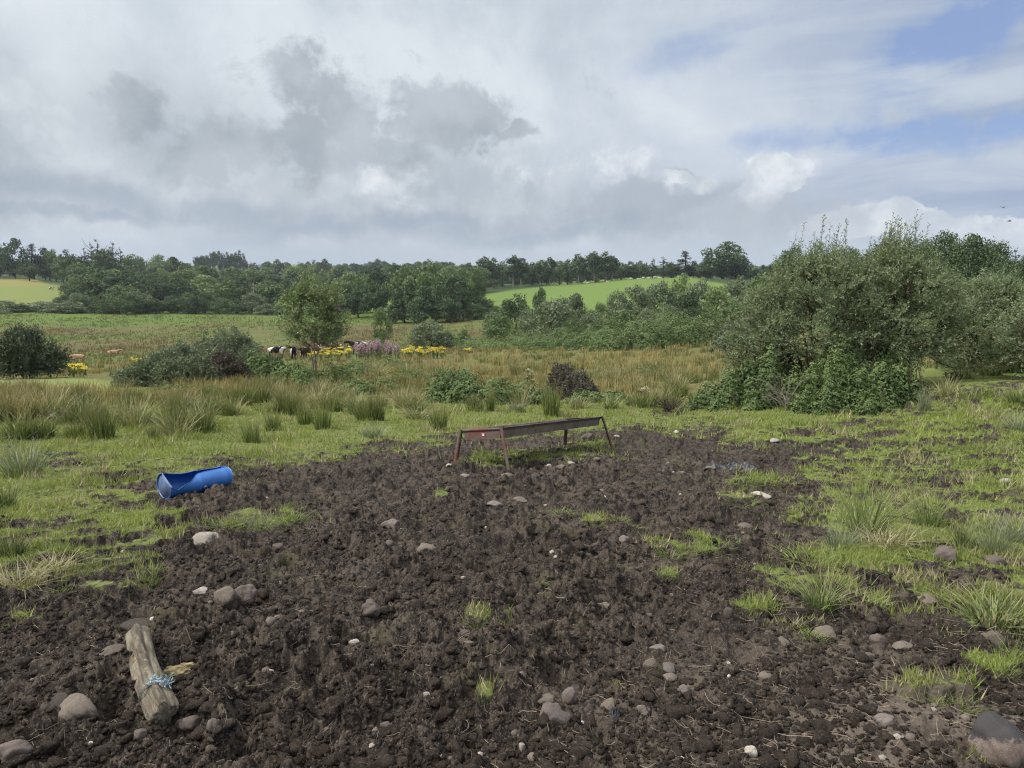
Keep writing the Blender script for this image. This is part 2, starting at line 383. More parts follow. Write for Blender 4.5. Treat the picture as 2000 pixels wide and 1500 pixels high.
def grid_at(key, x, y):
    """read height or mask off the finished ground sheet"""
    g = GRID; az = np.arctan2(x, y); d = np.clip(np.hypot(x, y), g['d'][0], g['d'][-1] * .999); n = g['n']
    u = np.clip((az - g['a0']) / g['da'], 0, n - 1.001); i = u.astype(int); fu = u - i
    k = np.clip(np.searchsorted(g['d'], d, side='right') - 1, 0, len(g['d']) - 2); fv = (d - g['d'][k]) / (g['d'][k + 1] - g['d'][k]); A = g[key]
    return (A[k, i] * (1 - fu) + A[k, i + 1] * fu) * (1 - fv) + (A[k + 1, i] * (1 - fu) + A[k + 1, i + 1] * fu) * fv
def ground_z(x, y):
    x = np.atleast_1d(np.asarray(x, float)); y = np.atleast_1d(np.asarray(y, float))
    if GRID: return grid_at('z', x, y)
    z = zbase(x, y); px, py = project(x, y, z); m = mudmask(x, y, px, py)
    return z + disp(x, y, px, py, m)
# ------------------------------------------------------------------ mesh and material helpers
def mesh(name, V, F, mats=(), attrs=None, smooth=False, face_mat=None):
    """V (n,3); F list of int arrays, each (m,k)"""
    if not isinstance(F, (list, tuple)): F = [F]
    F = [np.asarray(f, np.int32) for f in F if len(f)]
    me = bpy.data.meshes.new(name)
    me.vertices.add(len(V)); me.vertices.foreach_set('co', np.asarray(V, np.float32).ravel())
    nl = sum(f.size for f in F); nf = sum(len(f) for f in F)
    me.loops.add(nl); me.loops.foreach_set('vertex_index', np.concatenate([f.ravel() for f in F]).astype(np.int32))
    tot = np.concatenate([np.full(len(f), f.shape[1], np.int32) for f in F])
    me.polygons.add(nf); me.polygons.foreach_set('loop_start', np.concatenate([[0], np.cumsum(tot)[:-1]]).astype(np.int32))
    try: me.polygons.foreach_set('loop_total', tot)
    except Exception: pass
    if smooth: me.polygons.foreach_set('use_smooth', np.ones(nf, bool))
    if face_mat is not None: me.polygons.foreach_set('material_index', np.asarray(face_mat, np.int32))
    for k, a in (attrs or {}).items():
        a = np.asarray(a, np.float32)
        if a.ndim == 1:
            t = me.attributes.new(k, 'FLOAT', 'POINT'); t.data.foreach_set('value', a)
        else:
            t = me.attributes.new(k, 'FLOAT_COLOR', 'POINT')
            if a.shape[1] == 3: a = np.concatenate([a, np.ones((len(a), 1), np.float32)], 1)
            t.data.foreach_set('color', a.ravel())
    for m in mats: me.materials.append(m)
    me.update(calc_edges=True)
    return me
def ob(name, me, parent=None, loc=None):
    o = bpy.data.objects.new(name, me); C.objects.link(o)
    if parent is not None: o.parent = parent
    if loc is not None: o.location = [float(v) for v in loc]
    return o
def empty(name, loc, rz=0.0, scale=None):
    o = bpy.data.objects.new(name, None); C.objects.link(o)
    o.location = [float(v) for v in loc]; o.rotation_euler = (0, 0, rz); o.empty_display_size = .2
    if scale is not None: o.scale = scale
    return o
def tag(o, label=None, cat=None, group=None, kind=None):
    if label: o['label'] = label
    if cat: o['category'] = cat
    if group: o['group'] = group
    if kind: o['kind'] = kind
    return o
class NT:
    def __init__(s, name):
        s.m = bpy.data.materials.new(name); s.m.use_nodes = True; s.t = s.m.node_tree; s.t.nodes.clear()
    def n(s, t, **k):
        q = s.t.nodes.new(t)
        for a, b in k.items(): setattr(q, a, b)
        return q
    def set(s, so, v):
        if isinstance(v, tuple) and len(v) == 3 and so.type == 'RGBA': v = v + (1,)
        if isinstance(v, (int, float, tuple, list)): so.default_value = v
        else: s.t.links.new(v, so)
    def noise(s, scale, detail=4, rough=.55, vec=None, dist=0):
        q = s.n('ShaderNodeTexNoise'); q.inputs['Scale'].default_value = scale; q.inputs['Detail'].default_value = detail
        q.inputs['Roughness'].default_value = rough; q.inputs['Distortion'].default_value = dist
        if vec is not None: s.t.links.new(vec, q.inputs['Vector'])
        return q.outputs['Fac']
    def math(s, op, a, b=0., c=0., clamp=False):
        q = s.n('ShaderNodeMath', operation=op, use_clamp=clamp)
        for i, v in enumerate((a, b, c)): s.set(q.inputs[i], v)
        return q.outputs[0]
    def mr(s, v, a, b, c=0., d=1.):
        q = s.n('ShaderNodeMapRange', interpolation_type='SMOOTHSTEP')
        for i, w in enumerate((v, a, b, c, d)): s.set(q.inputs[i], w)
        return q.outputs[0]
    def mix(s, f, a, b, blend='MIX'):
        q = s.n('ShaderNodeMix', data_type='RGBA', blend_type=blend)
        s.set(q.inputs[0], f); s.set(q.inputs[6], a); s.set(q.inputs[7], b)
        return q.outputs[2]
    def attr(s, name, out='Fac'):
        q = s.n('ShaderNodeAttribute'); q.attribute_name = name; return q.outputs[out]
    def obj(s): return s.n('ShaderNodeTexCoord').outputs['Object']
    def pos(s): return s.n('ShaderNodeNewGeometry').outputs['Position']
    def orand(s): return s.n('ShaderNodeObjectInfo').outputs['Random']
    def bump(s, h, strength=.5, dist=.01):
        q = s.n('ShaderNodeBump'); q.inputs['Strength'].default_value = strength; q.inputs['Distance'].default_value = dist
        s.t.links.new(h, q.inputs['Height']); return q.outputs[0]
    def bsdf(s, col, rough=.8, spec=.3, metal=0., normal=None):
        q = s.n('ShaderNodeBsdfPrincipled'); s.set(q.inputs['Base Color'], col); s.set(q.inputs['Roughness'], rough)
        q.inputs['Specular IOR Level'].default_value = spec; s.set(q.inputs['Metallic'], metal)
        if normal is not None: s.t.links.new(normal, q.inputs['Normal'])
        return q.outputs[0]
    def out(s, sh):
        q = s.n('ShaderNodeOutputMaterial'); s.t.links.new(sh, q.inputs[0]); return s.m
def leaf_mat(name, dark, light, trans=.25, rough=.55, spec=.25, obvar=.25, tip=None):
    k = NT(name)
    v = k.attr('v')
    col = k.mix(v, dark, light)
    if tip is not None: col = k.mix(k.mr(k.attr('t'), .45, 1.0), col, tip)
    br = k.math('ADD', 1 - obvar, k.math('MULTIPLY', k.orand(), 2 * obvar))
    g = k.n('ShaderNodeCombineColor'); 
    k.set(g.inputs[0], br); k.set(g.inputs[1], br); k.set(g.inputs[2], br)
    col = k.mix(1.0, col, g.outputs[0], 'MULTIPLY')
    a = k.bsdf(col, rough, spec)
    if trans <= 0: return k.out(a)
    tr = k.n('ShaderNodeBsdfTranslucent'); k.set(tr.inputs[0], k.mix(1.0, col, (1.15, 1.25, .7), 'MULTIPLY'))
    mx = k.n('ShaderNodeMixShader'); mx.inputs[0].default_value = trans
    k.t.links.new(a, mx.inputs[1]); k.t.links.new(tr.outputs[0], mx.inputs[2])
    return k.out(mx.outputs[0])
def unit(a): return a / np.maximum(np.linalg.norm(a, axis=1, keepdims=True), 1e-9)
def rdir(n, g=rng): return unit(g.normal(size=(n, 3)))
def leaves(c, a, nrm, L, W, v, fold=0.):
    """one kite-shaped leaf each: c base, a axis, nrm facing"""
    a = unit(a); s = unit(np.cross(a, nrm)); L = np.broadcast_to(L, (len(c),))[:, None]; W = np.broadcast_to(W, (len(c),))[:, None]
    p = np.stack([c, c + a * L * .45 - s * W * .5, c + a * L, c + a * L * .45 + s * W * .5], 1)
    n = len(c); F = np.arange(n * 4).reshape(n, 4)
    return p.reshape(-1, 3), F, np.repeat(np.broadcast_to(v, (n,)), 4)
def tube(path, rad, seg=6, cap=True):
    path = np.asarray(path, float); rad = np.broadcast_to(rad, (len(path),)); n = len(path)
    d = np.gradient(path, axis=0); d = unit(d); ref = np.array([0, 0, 1.]) if abs(d[0, 2]) < .9 else np.array([1., 0, 0])
    u = unit(np.cross(d, ref)); w = np.cross(d, u)
    th = np.linspace(0, 2 * np.pi, seg, endpoint=False)
    V = path[:, None, :] + rad[:, None, None] * (np.cos(th)[None, :, None] * u[:, None, :] + np.sin(th)[None, :, None] * w[:, None, :])
    V = V.reshape(-1, 3); F = []
    i = np.arange(n - 1)[:, None] * seg; j = np.arange(seg)[None, :]; j2 = (j + 1) % seg
    F = np.stack([i + j, i + j2, i + seg + j2, i + seg + j], -1).reshape(-1, 4)
    return V, F
class Acc:
    """collects pieces of ONE part"""
    def __init__(s): s.V = []; s.F = {}; s.A = {}; s.n = 0
    def add(s, V, F, **attrs):
        for f in (F if isinstance(F, list) else [F]):
            f = np.asarray(f)
            s.F.setdefault(f.shape[1], []).append(f + s.n)
        s.V.append(V)
        for k, a in attrs.items(): s.A.setdefault(k, []).append(np.broadcast_to(np.asarray(a, float), (len(V),)))
        s.n += len(V)
    def build(s, name, mats, smooth=False):
        return mesh(name, np.concatenate(s.V), [np.concatenate(f) for f in s.F.values()], mats, {k: np.concatenate(a) for k, a in s.A.items()}, smooth)
# ================================================================== GROUND
def build_ground():
    # bearings: fine across the view, coarse behind
    a0 = R(46); fine = np.linspace(-a0, a0, 1420)
    rest = np.linspace(a0, 2 * np.pi - a0, 110)[1:-1]
    az = np.concatenate([fine, rest]); na = len(az)
    rows = np.concatenate([np.arange(1570, 860, -1.25), np.arange(860, 690, -1.1)])
    P = hit(np.full(len(rows), 1000.), rows); d1 = np.hypot(P[:, 0], P[:, 1]); d1 = d1[d1 > 1.9]
    d = np.concatenate([np.linspace(.3, d1[0], 14)[:-1], d1, np.exp(np.linspace(math.log(d1[-1]), math.log(2900), 170))[1:]])
    D, A = np.meshgrid(d, az, indexing='ij'); x = (D * np.sin(A)).ravel(); y = (D * np.cos(A)).ravel()
    z = zbase(x, y); px, py = project(x, y, z)
    infront = np.abs(np.tile(az, len(d))) < 1.2
    az_w = (np.tile(az, len(d)) + np.pi) % (2 * np.pi) - np.pi
    px = np.where(np.abs(az_w) < 1.3, px, 1000 + 3000 * np.sign(az_w)); py = np.where(np.abs(az_w) < 1.3, py, np.where(D.ravel() < 6, 1600, 850))
    m = mudmask(x, y, px, py); z = z + disp(x, y, px, py, m)
    dd = D.ravel()
    nf = len(fine); GRID.update(d=d, n=nf, a0=-a0, da=2 * a0 / (nf - 1), z=z.reshape(len(d), na)[:, :nf].copy(), m=m.reshape(len(d), na)[:, :nf].copy())
    col = np.zeros((len(x), 3))
    def put(mask, c, w=1.0):
        w = (mask * w)[:, None]; col[:] = col * (1 - w) + np.array(c) * w
    n1 = fbm(x * .35, y * .35, 201, 4); n2 = fbm(x * 2.2, y * 2.2, 211, 4); n3 = fbm(x * .045, y * .02, 221, 4); n4 = fbm(x * .12, y * .05, 231, 4)
    put(np.ones(len(x)), (.15, .175, .055))
    put(sstep(-.3, .6, n2), (.19, .20, .075), .6); put(sstep(.1, .8, n1), (.12, .15, .045), .5)
    # rush belt soil and thatch
    rush = sstep(17, 24, dd) * (1 - sstep(70, 90, dd)); put(rush, (.15, .125, .05), .75); put(rush * sstep(.05, .5, n1), (.13, .17, .05), .7)
    put(poly_soft(px, py, [(-300, 745), (150, 738), (320, 752), (180, 768), (-300, 772)], 6), (.23, .27, .085), .9)
    # valley field: bands of rush and grass
    val = sstep(70, 88, dd) * (1 - sstep(255, 262, dd))
    put(val, (.115, .14, .042)); put(val * sstep(-.2, .25, n3), (.135, .105, .05), .9); put(val * sstep(.0, .5, n4), (.13, .165, .045), .75); put(val * sstep(.2, .6, -n4 - n3 * .5), (.17, .15, .065), .6)
    put(val * sstep(195, 215, dd), (.115, .19, .035), .7)
    # hillside under the woods
    hill = sstep(255, 262, dd); put(hill, (.05, .075, .03)); put(hill * sstep(.1, .5, n3), (.11, .15, .05), .8)
    put(poly_soft(px, py, [(-600, 549), (60, 549), (150, 560), (165, 600), (-600, 600)], 3), (.21, .24, .075)); put(poly_soft(px, py, [(-600, 545), (70, 546), (95, 556), (40, 559), (-600, 560)], 2), (.26, .24, .075))
    put(poly_soft(px, py, [(900, 612), (940, 575), (1100, 553), (1250, 538), (1330, 536), (1430, 560), (1400, 640), (1000, 640)], 3), (.145, .215, .050))
    stripe = .5 + .5 * np.sin((y * .9 + x * .22) * .55 + n1); put(poly_soft(px, py, [(940, 600), (1100, 553), (1330, 536), (1430, 560), (1350, 620), (1000, 640)], 3) * stripe, (.17, .235, .06), .5)
    put(poly_soft(px, py, [(480, 598), (560, 583), (700, 580), (800, 588), (960, 580), (960, 600), (700, 602), (500, 604)], 3), (.16, .235, .06), .9)
    put(poly_soft(px, py, [(550, 516), (605, 514), (600, 524), (560, 522)], 2), (.26, .30, .09), .9); put(poly_soft(px, py, [(395, 515), (480, 513), (500, 522), (400, 524)], 2), (.20, .24, .08), .8)
    # pasture to the east
    east = sstep(1380, 1560, px) * sstep(690, 720, py) * (1 - sstep(17, 26, dd) * .0); put(east * (1 - sstep(40, 60, dd)), (.165, .205, .055), .8)
    put(sstep(1850, 1930, px) * sstep(60, 90, dd), (.21, .20, .09), .8)
    m01 = m.copy(); dryz = sstep(800, 1500, px) * sstep(1150, 1400, py) * np.clip(.6 + .8 * fbm(x * 1.3, y * 1.3, 515, 3), 0, 1)
    n = na; nr = len(d)
    i = np.arange(nr - 1)[:, None] * n; j = np.arange(n)[None, :]; j2 = (j + 1) % n
    F = np.stack([i + j, i + j2, i + n + j2, i + n + j], -1).reshape(-1, 4)
    V = np.stack([x, y, z], 1)
    V = np.concatenate([V, [[0, 0, z[:n].mean()]]]); c0 = len(V) - 1
    T = np.stack([np.full(n, c0), (np.arange(n) + 1) % n, np.arange(n)], 1)
    col = np.concatenate([col, [[.06, .045, .035]]]); m01 = np.concatenate([m01, [30.]]); dryz = np.concatenate([dryz, [0.]])
    k = NT('ground_soil_and_turf')
    p = k.pos()
    e = k.noise(7, 5, .65, p)
    mm = k.mr(k.math('ADD', k.attr('mud'), k.math('MULTIPLY', k.math('SUBTRACT', e, .5), 90.)), -24., -4.)
    nA = k.noise(1.1, 5, .6, p); nB = k.noise(14, 6, .65, p); nC = k.noise(90, 4, .7, p)
    soil = k.mix(k.mr(nA, .35, .65), (.051, .041, .032), (.086, .069, .055))
    soil = k.mix(k.mr(nB, .42, .60), soil, (.017, .014, .0125)); soil = k.mix(k.math('MULTIPLY', k.mr(k.noise(3.4, 5, .65, p), .5, .66), .75), soil, (.022, .018, .016))
    soil = k.mix(k.math('MULTIPLY', k.mr(nC, .52, .68), .75), soil, (.17, .142, .115))
    soil = k.mix(k.math('MULTIPLY', k.mr(k.noise(2.3, 4, .6, p), .56, .74), .4), soil, (.10, .095, .045))
    soil = k.mix(k.math('MULTIPLY', k.attr('dry'), k.mr(nA, .3, .6)), soil, k.mix(k.mr(nB, .4, .7), (.150, .122, .098), (.088, .071, .057)))
    turf = k.attr('gcol', 'Color')
    turf = k.mix(k.mr(k.noise(22, 5, .7, p), .35, .7), turf, k.mix(1.0, turf, (.5, .55, .5), 'MULTIPLY'))
    turf = k.mix(k.math('MULTIPLY', k.mr(k.noise(.9, 6, .7, p), .5, .72), .5), turf, k.mix(1.0, turf, (1.35, 1.1, .95), 'MULTIPLY'))
    col_ = k.mix(mm, turf, soil)
    bh = k.math('ADD', k.math('MULTIPLY', nC, .5), k.math('MULTIPLY', k.noise(38, 5, .7, p), 1.0))
    nm = k.bump(bh, .9, .012)
    mat = k.out(k.bsdf(col_, .92, .12, normal=nm))
    me = mesh('ground', V, [F, T], [mat], {'mud': m01, 'gcol': col, 'dry': dryz}, smooth=True)
    return tag(ob('ground', me), 'rough pasture ground with a churned brown mud patch in the turf', kind='structure')
def poly_soft(px, py, poly, s): return sstep(-s, s, poly_sd(px, py, poly))
# ================================================================== REGISTRY: what is where, so that labels can point
REG = []
def reg(o, px, py, look, cat, group=None, label=None):
    REG.append(dict(o=o, px=px, py=py, look=look, cat=cat, group=group, label=label)); return o
# ================================================================== MATERIALS
def stone_mat(name, a, b, c, dark=None):
    k = NT(name); o = k.obj()
    col = k.mix(k.mr(k.noise(9, 6, .65, o), .38, .62), a, b)
    col = k.mix(k.math('MULTIPLY', k.mr(k.noise(45, 5, .7, o), .55, .7), .8), col, c)
    if dark: 
        s = k.n('ShaderNodeSeparateXYZ'); k.t.links.new(o, s.inputs[0])
        f = k.math('ADD', k.math('ADD', s.outputs[2], k.math('MULTIPLY', s.outputs[1], .5)), k.math('MULTIPLY', k.math('SUBTRACT', k.noise(5, 4, .6, o), .5), .9))
        col = k.mix(k.mr(f, .28, .45), col, dark)
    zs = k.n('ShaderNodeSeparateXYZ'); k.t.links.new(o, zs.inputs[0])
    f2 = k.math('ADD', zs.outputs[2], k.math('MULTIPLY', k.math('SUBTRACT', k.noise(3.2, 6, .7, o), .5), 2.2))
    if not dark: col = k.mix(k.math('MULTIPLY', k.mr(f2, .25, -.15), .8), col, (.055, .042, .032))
    br = k.math('ADD', .8, k.math('MULTIPLY', k.orand(), .4)); g = k.n('ShaderNodeCombineColor')
    for i in range(3): k.set(g.inputs[i], br)
    col = k.mix(1.0, col, g.outputs[0], 'MULTIPLY')
    return k.out(k.bsdf(col, .88, .2, normal=k.bump(k.noise(30, 7, .7, o), .5, .03)))
def M_all():
    m = {}
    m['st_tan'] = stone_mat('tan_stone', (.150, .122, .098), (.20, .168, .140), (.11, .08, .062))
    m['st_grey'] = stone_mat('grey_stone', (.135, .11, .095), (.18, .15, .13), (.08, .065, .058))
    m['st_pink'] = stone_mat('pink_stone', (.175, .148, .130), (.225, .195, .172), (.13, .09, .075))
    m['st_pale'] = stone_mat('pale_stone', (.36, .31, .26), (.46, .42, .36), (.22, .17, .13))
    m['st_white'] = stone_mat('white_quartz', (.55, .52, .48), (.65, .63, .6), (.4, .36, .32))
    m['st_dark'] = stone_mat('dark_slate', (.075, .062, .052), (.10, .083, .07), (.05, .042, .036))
    m['st_big'] = stone_mat('two_tone_granite', (.20, .155, .13), (.27, .215, .185), (.13, .10, .085), dark=(.085, .078, .078))
    m['bark'] = leaf_mat('brown_bark', (.055, .042, .03), (.09, .07, .05), 0, .9, .1, .15)
    m['bark_pale'] = leaf_mat('pale_grey_bark', (.16, .14, .115), (.24, .21, .18), 0, .9, .1, .15)
    m['wood_far'] = leaf_mat('woodland_foliage', (.062, .098, .040), (.155, .205, .085), .12, .7, .15, .38)
    m['wood_dark'] = leaf_mat('dark_foliage', (.042, .070, .036), (.105, .145, .070), .10, .7, .15, .3)
    m['wood_light'] = leaf_mat('light_foliage', (.11, .155, .062), (.22, .275, .115), .15, .7, .15, .28)
    m['conifer'] = leaf_mat('conifer_needles', (.038, .055, .038), (.08, .10, .065), .05, .7, .15, .25)
    m['willow_far'] = leaf_mat('grey_willow_foliage', (.095, .13, .072), (.23, .27, .16), .15, .65, .2, .22)
    m['willow'] = leaf_mat('willow_leaves', (.080, .118, .055), (.34, .38, .24), .32, .5, .3, .08)
    m['sapling'] = leaf_mat('sapling_leaves', (.085, .125, .050), (.30, .35, .185), .3, .5, .3, .0)
    m['thorn'] = leaf_mat('thorn_foliage', (.045, .064, .038), (.13, .16, .095), .1, .7, .15, .1)
    m['gorse'] = leaf_mat('gorse_spines', (.07, .10, .055), (.30, .34, .21), .05, .7, .15, .12)
    m['gorse_dead'] = leaf_mat('dead_gorse', (.062, .058, .044), (.20, .18, .135), .0, .9, .1, .12)
    m['bramble'] = leaf_mat('bramble_leaves', (.055, .095, .030), (.20, .265, .105), .2, .55, .15, .12)
    m['nettle'] = leaf_mat('nettle_leaves', (.07, .115, .035), (.21, .28, .10), .22, .55, .25, .1)
    m['rush_d'] = leaf_mat('dark_green_rush', (.050, .092, .024), (.26, .30, .095), .12, .6, .25, .18, tip=(.22, .20, .085))
    m['rush_g'] = leaf_mat('green_rush', (.055, .095, .028), (.26, .30, .115), .15, .6, .25, .18, tip=(.30, .27, .14))
    m['rush_b'] = leaf_mat('brown_rush', (.12, .155, .055), (.40, .37, .19), .15, .6, .25, .18, tip=(.37, .32, .18))
    m['rush_p'] = leaf_mat('pale_rush', (.14, .175, .10), (.27, .295, .18), .2, .6, .25, .12, tip=(.33, .32, .22))
    m['straw'] = leaf_mat('dry_straw', (.26, .23, .13), (.46, .40, .25), .1, .7, .2, .15)
    m['root'] = leaf_mat('dead_roots', (.14, .105, .075), (.36, .30, .22), .0, .8, .2, .0)
    m['turf'] = leaf_mat('turf_blades', (.125, .17, .038), (.345, .385, .11), .3, .55, .25, .0, tip=(.34, .35, .15))
    m['weed'] = leaf_mat('weedy_grass_tufts', (.09, .135, .032), (.25, .295, .085), .25, .55, .25, .1, tip=(.27, .28, .11))
    m['turf_far'] = leaf_mat('tussocky_field_grass', (.13, .175, .05), (.19, .135, .07), .2, .7, .2, .0)
    m['rush_far'] = leaf_mat('far_rushes', (.08, .125, .038), (.42, .34, .155), .2, .7, .2, .0, tip=(.37, .27, .13))
    m['ragwort'] = leaf_mat('ragwort_flowers', (.62, .48, .02), (.80, .66, .05), .2, .6, .2, .05)
    m['rosebay'] = leaf_mat('rosebay_flowers', (.36, .21, .29), (.54, .37, .46), .2, .6, .2, .05)
    m['stalk'] = leaf_mat('green_stalks', (.06, .09, .03), (.12, .15, .05), .1, .6, .2, .1)
    m['cream_fl'] = leaf_mat('cream_flowers', (.45, .42, .30), (.6, .56, .42), .2, .6, .2, .05)
    k = NT('rusty_painted_steel'); o = k.obj()
    f = k.mr(k.noise(3.2, 6, .7, o), .42, .58)
    c = k.mix(f, (.16, .06, .045), (.13, .105, .09)); c = k.mix(k.mr(k.noise(30, 5, .7, o), .5, .7), c, (.085, .055, .042))
    m['rust'] = k.out(k.bsdf(c, .75, .35, .15, k.bump(k.noise(60, 4, .6, o), .25, .003)))
    k = NT('weathered_galvanised'); o = k.obj()
    c = k.mix(k.mr(k.noise(4, 6, .7, o), .4, .62), (.25, .21, .17), (.17, .14, .115)); c = k.mix(k.mr(k.noise(16, 6, .75, o), .55, .7), c, (.12, .075, .055))
    m['galv'] = k.out(k.bsdf(c, .62, .4, .25, k.bump(k.noise(50, 4, .6, o), .25, .003)))
    k = NT('white_pink_sticker'); c = k.mix(k.mr(k.noise(60, 2, .5, k.obj()), .45, .55), (.78, .7, .72), (.6, .2, .25)); m['sticker'] = k.out(k.bsdf(c, .5))
    k = NT('scuffed_blue_plastic'); o = k.obj()
    c = k.mix(k.mr(k.noise(2.6, 5, .6, o), .35, .65), (.020, .10, .35), (.035, .15, .45)); c = k.mix(k.math('MULTIPLY', k.mr(k.noise(11, 7, .75, o), .56, .72), .55), c, (.17, .24, .36))
    s = k.n('ShaderNodeSeparateXYZ'); k.t.links.new(o, s.inputs[0])
    c = k.mix(k.math('MULTIPLY', k.mr(k.math('ADD', s.outputs[2], k.math('MULTIPLY', k.noise(9, 5, .6, o), .12)), .12, .03), .7), c, (.06, .05, .045))
    m['blue'] = k.out(k.bsdf(c, .42, .45, 0, k.bump(k.noise(14, 5, .6, o), .2, .01)))
    k = NT('faded_blue_plastic'); c = k.mix(k.mr(k.noise(8, 6, .7, k.obj()), .35, .65), (.07, .12, .25), (.17, .22, .32)); m['blue_pale'] = k.out(k.bsdf(c, .55, .4))
    k = NT('weathered_post_wood'); o = k.obj()
    mp = k.n('ShaderNodeMapping'); mp.inputs['Scale'].default_value = (1, 1, .14); k.t.links.new(o, mp.inputs[0]); v = mp.outputs[0]
    c = k.mix(k.mr(k.noise(34, 6, .7, v), .38, .66), (.085, .07, .052), (.23, .20, .15)); c = k.mix(k.mr(k.noise(17, 6, .75, o), .58, .7), c, (.40, .37, .26)); c = k.mix(k.mr(k.noise(7, 4, .6, o), .66, .8), c, (.17, .10, .06))
    m['post'] = k.out(k.bsdf(c, .9, .15, 0, k.bump(k.math('ADD', k.noise(50, 6, .7, v), k.noise(30, 5, .7, o)), .8, .012)))
    k = NT('rotten_yellow_wood'); o = k.obj()
    mp = k.n('ShaderNodeMapping'); mp.inputs['Scale'].default_value = (.25, 1, 1.6); k.t.links.new(o, mp.inputs[0]); v = mp.outputs[0]
    c = k.mix(k.mr(k.noise(40, 6, .75, v), .38, .62), (.09, .07, .035), (.42, .36, .20)); m['rotwood'] = k.out(k.bsdf(c, .95, .1, 0, k.bump(k.noise(45, 6, .7, v), 1., .02)))
    k = NT('blue_twine'); c = k.mix(k.mr(k.noise(60, 4, .6, k.obj()), .4, .6), (.20, .31, .38), (.40, .50, .56)); m['twine'] = k.out(k.bsdf(c, .8, .2))
    k = NT('grey_twine'); c = k.mix(k.mr(k.noise(60, 4, .6, k.obj()), .4, .6), (.12, .11, .10), (.2, .2, .19)); m['twine_grey'] = k.out(k.bsdf(c, .85, .2))
    k = NT('black_sheet'); c = k.mix(k.mr(k.noise(8, 6, .7, k.obj()), .45, .65), (.02, .021, .025), (.055, .05, .048)); m['black'] = k.out(k.bsdf(c, .42, .5, 0, k.bump(k.noise(14, 5, .7, k.obj()), .5, .02)))
    k = NT('black_and_white_hide'); f = k.mr(k.noise(1.15, 2, .5, k.obj(), .6), .49, .52); m['cow_bw'] = k.out(k.bsdf(k.mix(f, (.014, .012, .012), (.66, .62, .58)), .8, .2))
    k = NT('brown_and_white_hide'); f = k.mr(k.noise(1.4, 2, .5, k.obj(), .6), .54, .57); m['cow_brw'] = k.out(k.bsdf(k.mix(f, (.05, .026, .018), (.62, .55, .47)), .8, .2))
    k = NT('tan_hide'); f = k.mr(k.noise(1.6, 2, .5, k.obj(), .6), .6, .7); m['cow_tan'] = k.out(k.bsdf(k.mix(f, (.42, .26, .16), (.55, .40, .28)), .8, .2))
    k = NT('pale_hide'); m['cow_pale'] = k.out(k.bsdf(k.mix(k.noise(2, 2, .5, k.obj()), (.56, .51, .42), (.70, .66, .58)), .8, .2))
    k = NT('hoof_horn'); m['dark_nose'] = k.out(k.bsdf((.03, .022, .02), .6, .3))
    k = NT('creosoted_pole'); m['pole'] = k.out(k.bsdf(k.mix(k.noise(3, 4, .6, k.obj()), (.26, .24, .21), (.38, .35, .31)), .9, .1))
    k = NT('whitewashed_render'); m['render'] = k.out(k.bsdf(k.mix(k.noise(1, 4, .6, k.obj()), (.62, .61, .58), (.74, .73, .7)), .9, .1))
    k = NT('slate_roofing'); m['slate'] = k.out(k.bsdf(k.mix(k.noise(2, 4, .6, k.obj()), (.10, .105, .115), (.15, .155, .165)), .7, .3))
    k = NT('window_glass_dark'); m['glass'] = k.out(k.bsdf((.03, .035, .04), .15, .5))
    k = NT('dark_feathers'); m['feather'] = k.out(k.bsdf((.02, .02, .024), .7, .2))
    k = NT('soil_clods'); o = k.pos()
    c = k.mix(k.mr(k.noise(14, 6, .65, o), .38, .66), (.072, .056, .044), (.038, .030, .025)); c = k.mix(k.math('MULTIPLY', k.mr(k.noise(90, 4, .7, o), .5, .7), .7), c, (.17, .14, .112))
    m['clod'] = k.out(k.bsdf(c, .95, .1, 0, k.bump(k.noise(55, 8, .8, o), 1.0, .03)))
    return m
# ================================================================== TREE MESHES (unit height)
def crown_mesh(name, seed, mat, n=2600, size=.05, w=.5, z0=.18, shape='round', clumps=38, loose=0.35):
    g = np.random.default_rng(seed)
    # clump centres fill a lumpy envelope
    c = []
    while len(c) < clumps:
        u = g.uniform(-1, 1, 3)
        r = np.linalg.norm(u)
        if r > 1 or r < .25: continue
        zz = (u[2] + 1) / 2
        if shape == 'round': k = math.sqrt(max(0., 1 - (2 * zz - 1) ** 2)) ** .7 * (1.05 - .25 * zz)
        elif shape == 'tall': k = (1 - abs(2 * zz - .8) ** 2.2 * .45) * .9
        elif shape == 'dome': k = math.sqrt(max(0., 1 - zz ** 2.2))
        else: k = 1
        h = np.hypot(u[0], u[1]) + 1e-6
        q = min(1., h * 1.25) * k
        c.append((u[0] / h * q * w * .82, u[1] / h * q * w * .82, z0 + .05 + zz * (.90 - z0)))
    c = np.array(c); cr = g.uniform(.09, .17, clumps) * (w / .5) ** .5 * (1.15 - .35 * c[:, 2])
    c[:, 2] = np.minimum(c[:, 2], 1.0 - cr * .8)
    # one clump touches the top
    k = np.argmax(c[:, 2] + cr); c[k] = (g.uniform(-.1, .1) * w, g.uniform(-.1, .1) * w, 1 - cr[k])
    pick = g.choice(clumps, n, p=cr ** 2 / (cr ** 2).sum())
    d = rdir(n, g); d[:, 2] = d[:, 2] * .9 + .12; d = unit(d)
    rad = cr[pick] * (1 - loose * g.random(n) ** 2) * (1 + .12 * g.normal(size=n))
    p = c[pick] + d * rad[:, None] * np.array([1, 1, .82])
    nr = unit(d + rdir(n, g) * .75)
    a = unit(np.cross(nr, rdir(n, g)) + np.array([0, 0, -.25]))
    s = size * g.uniform(.6, 1.35, n)
    tone = g.random(clumps)[pick] * .55 + g.random(n) * .45
    V, F, v = leaves(p - a * s[:, None] * .5, a, nr, s, s * .8, tone)
    return mesh(name, V, F, [mat], {'v': v})
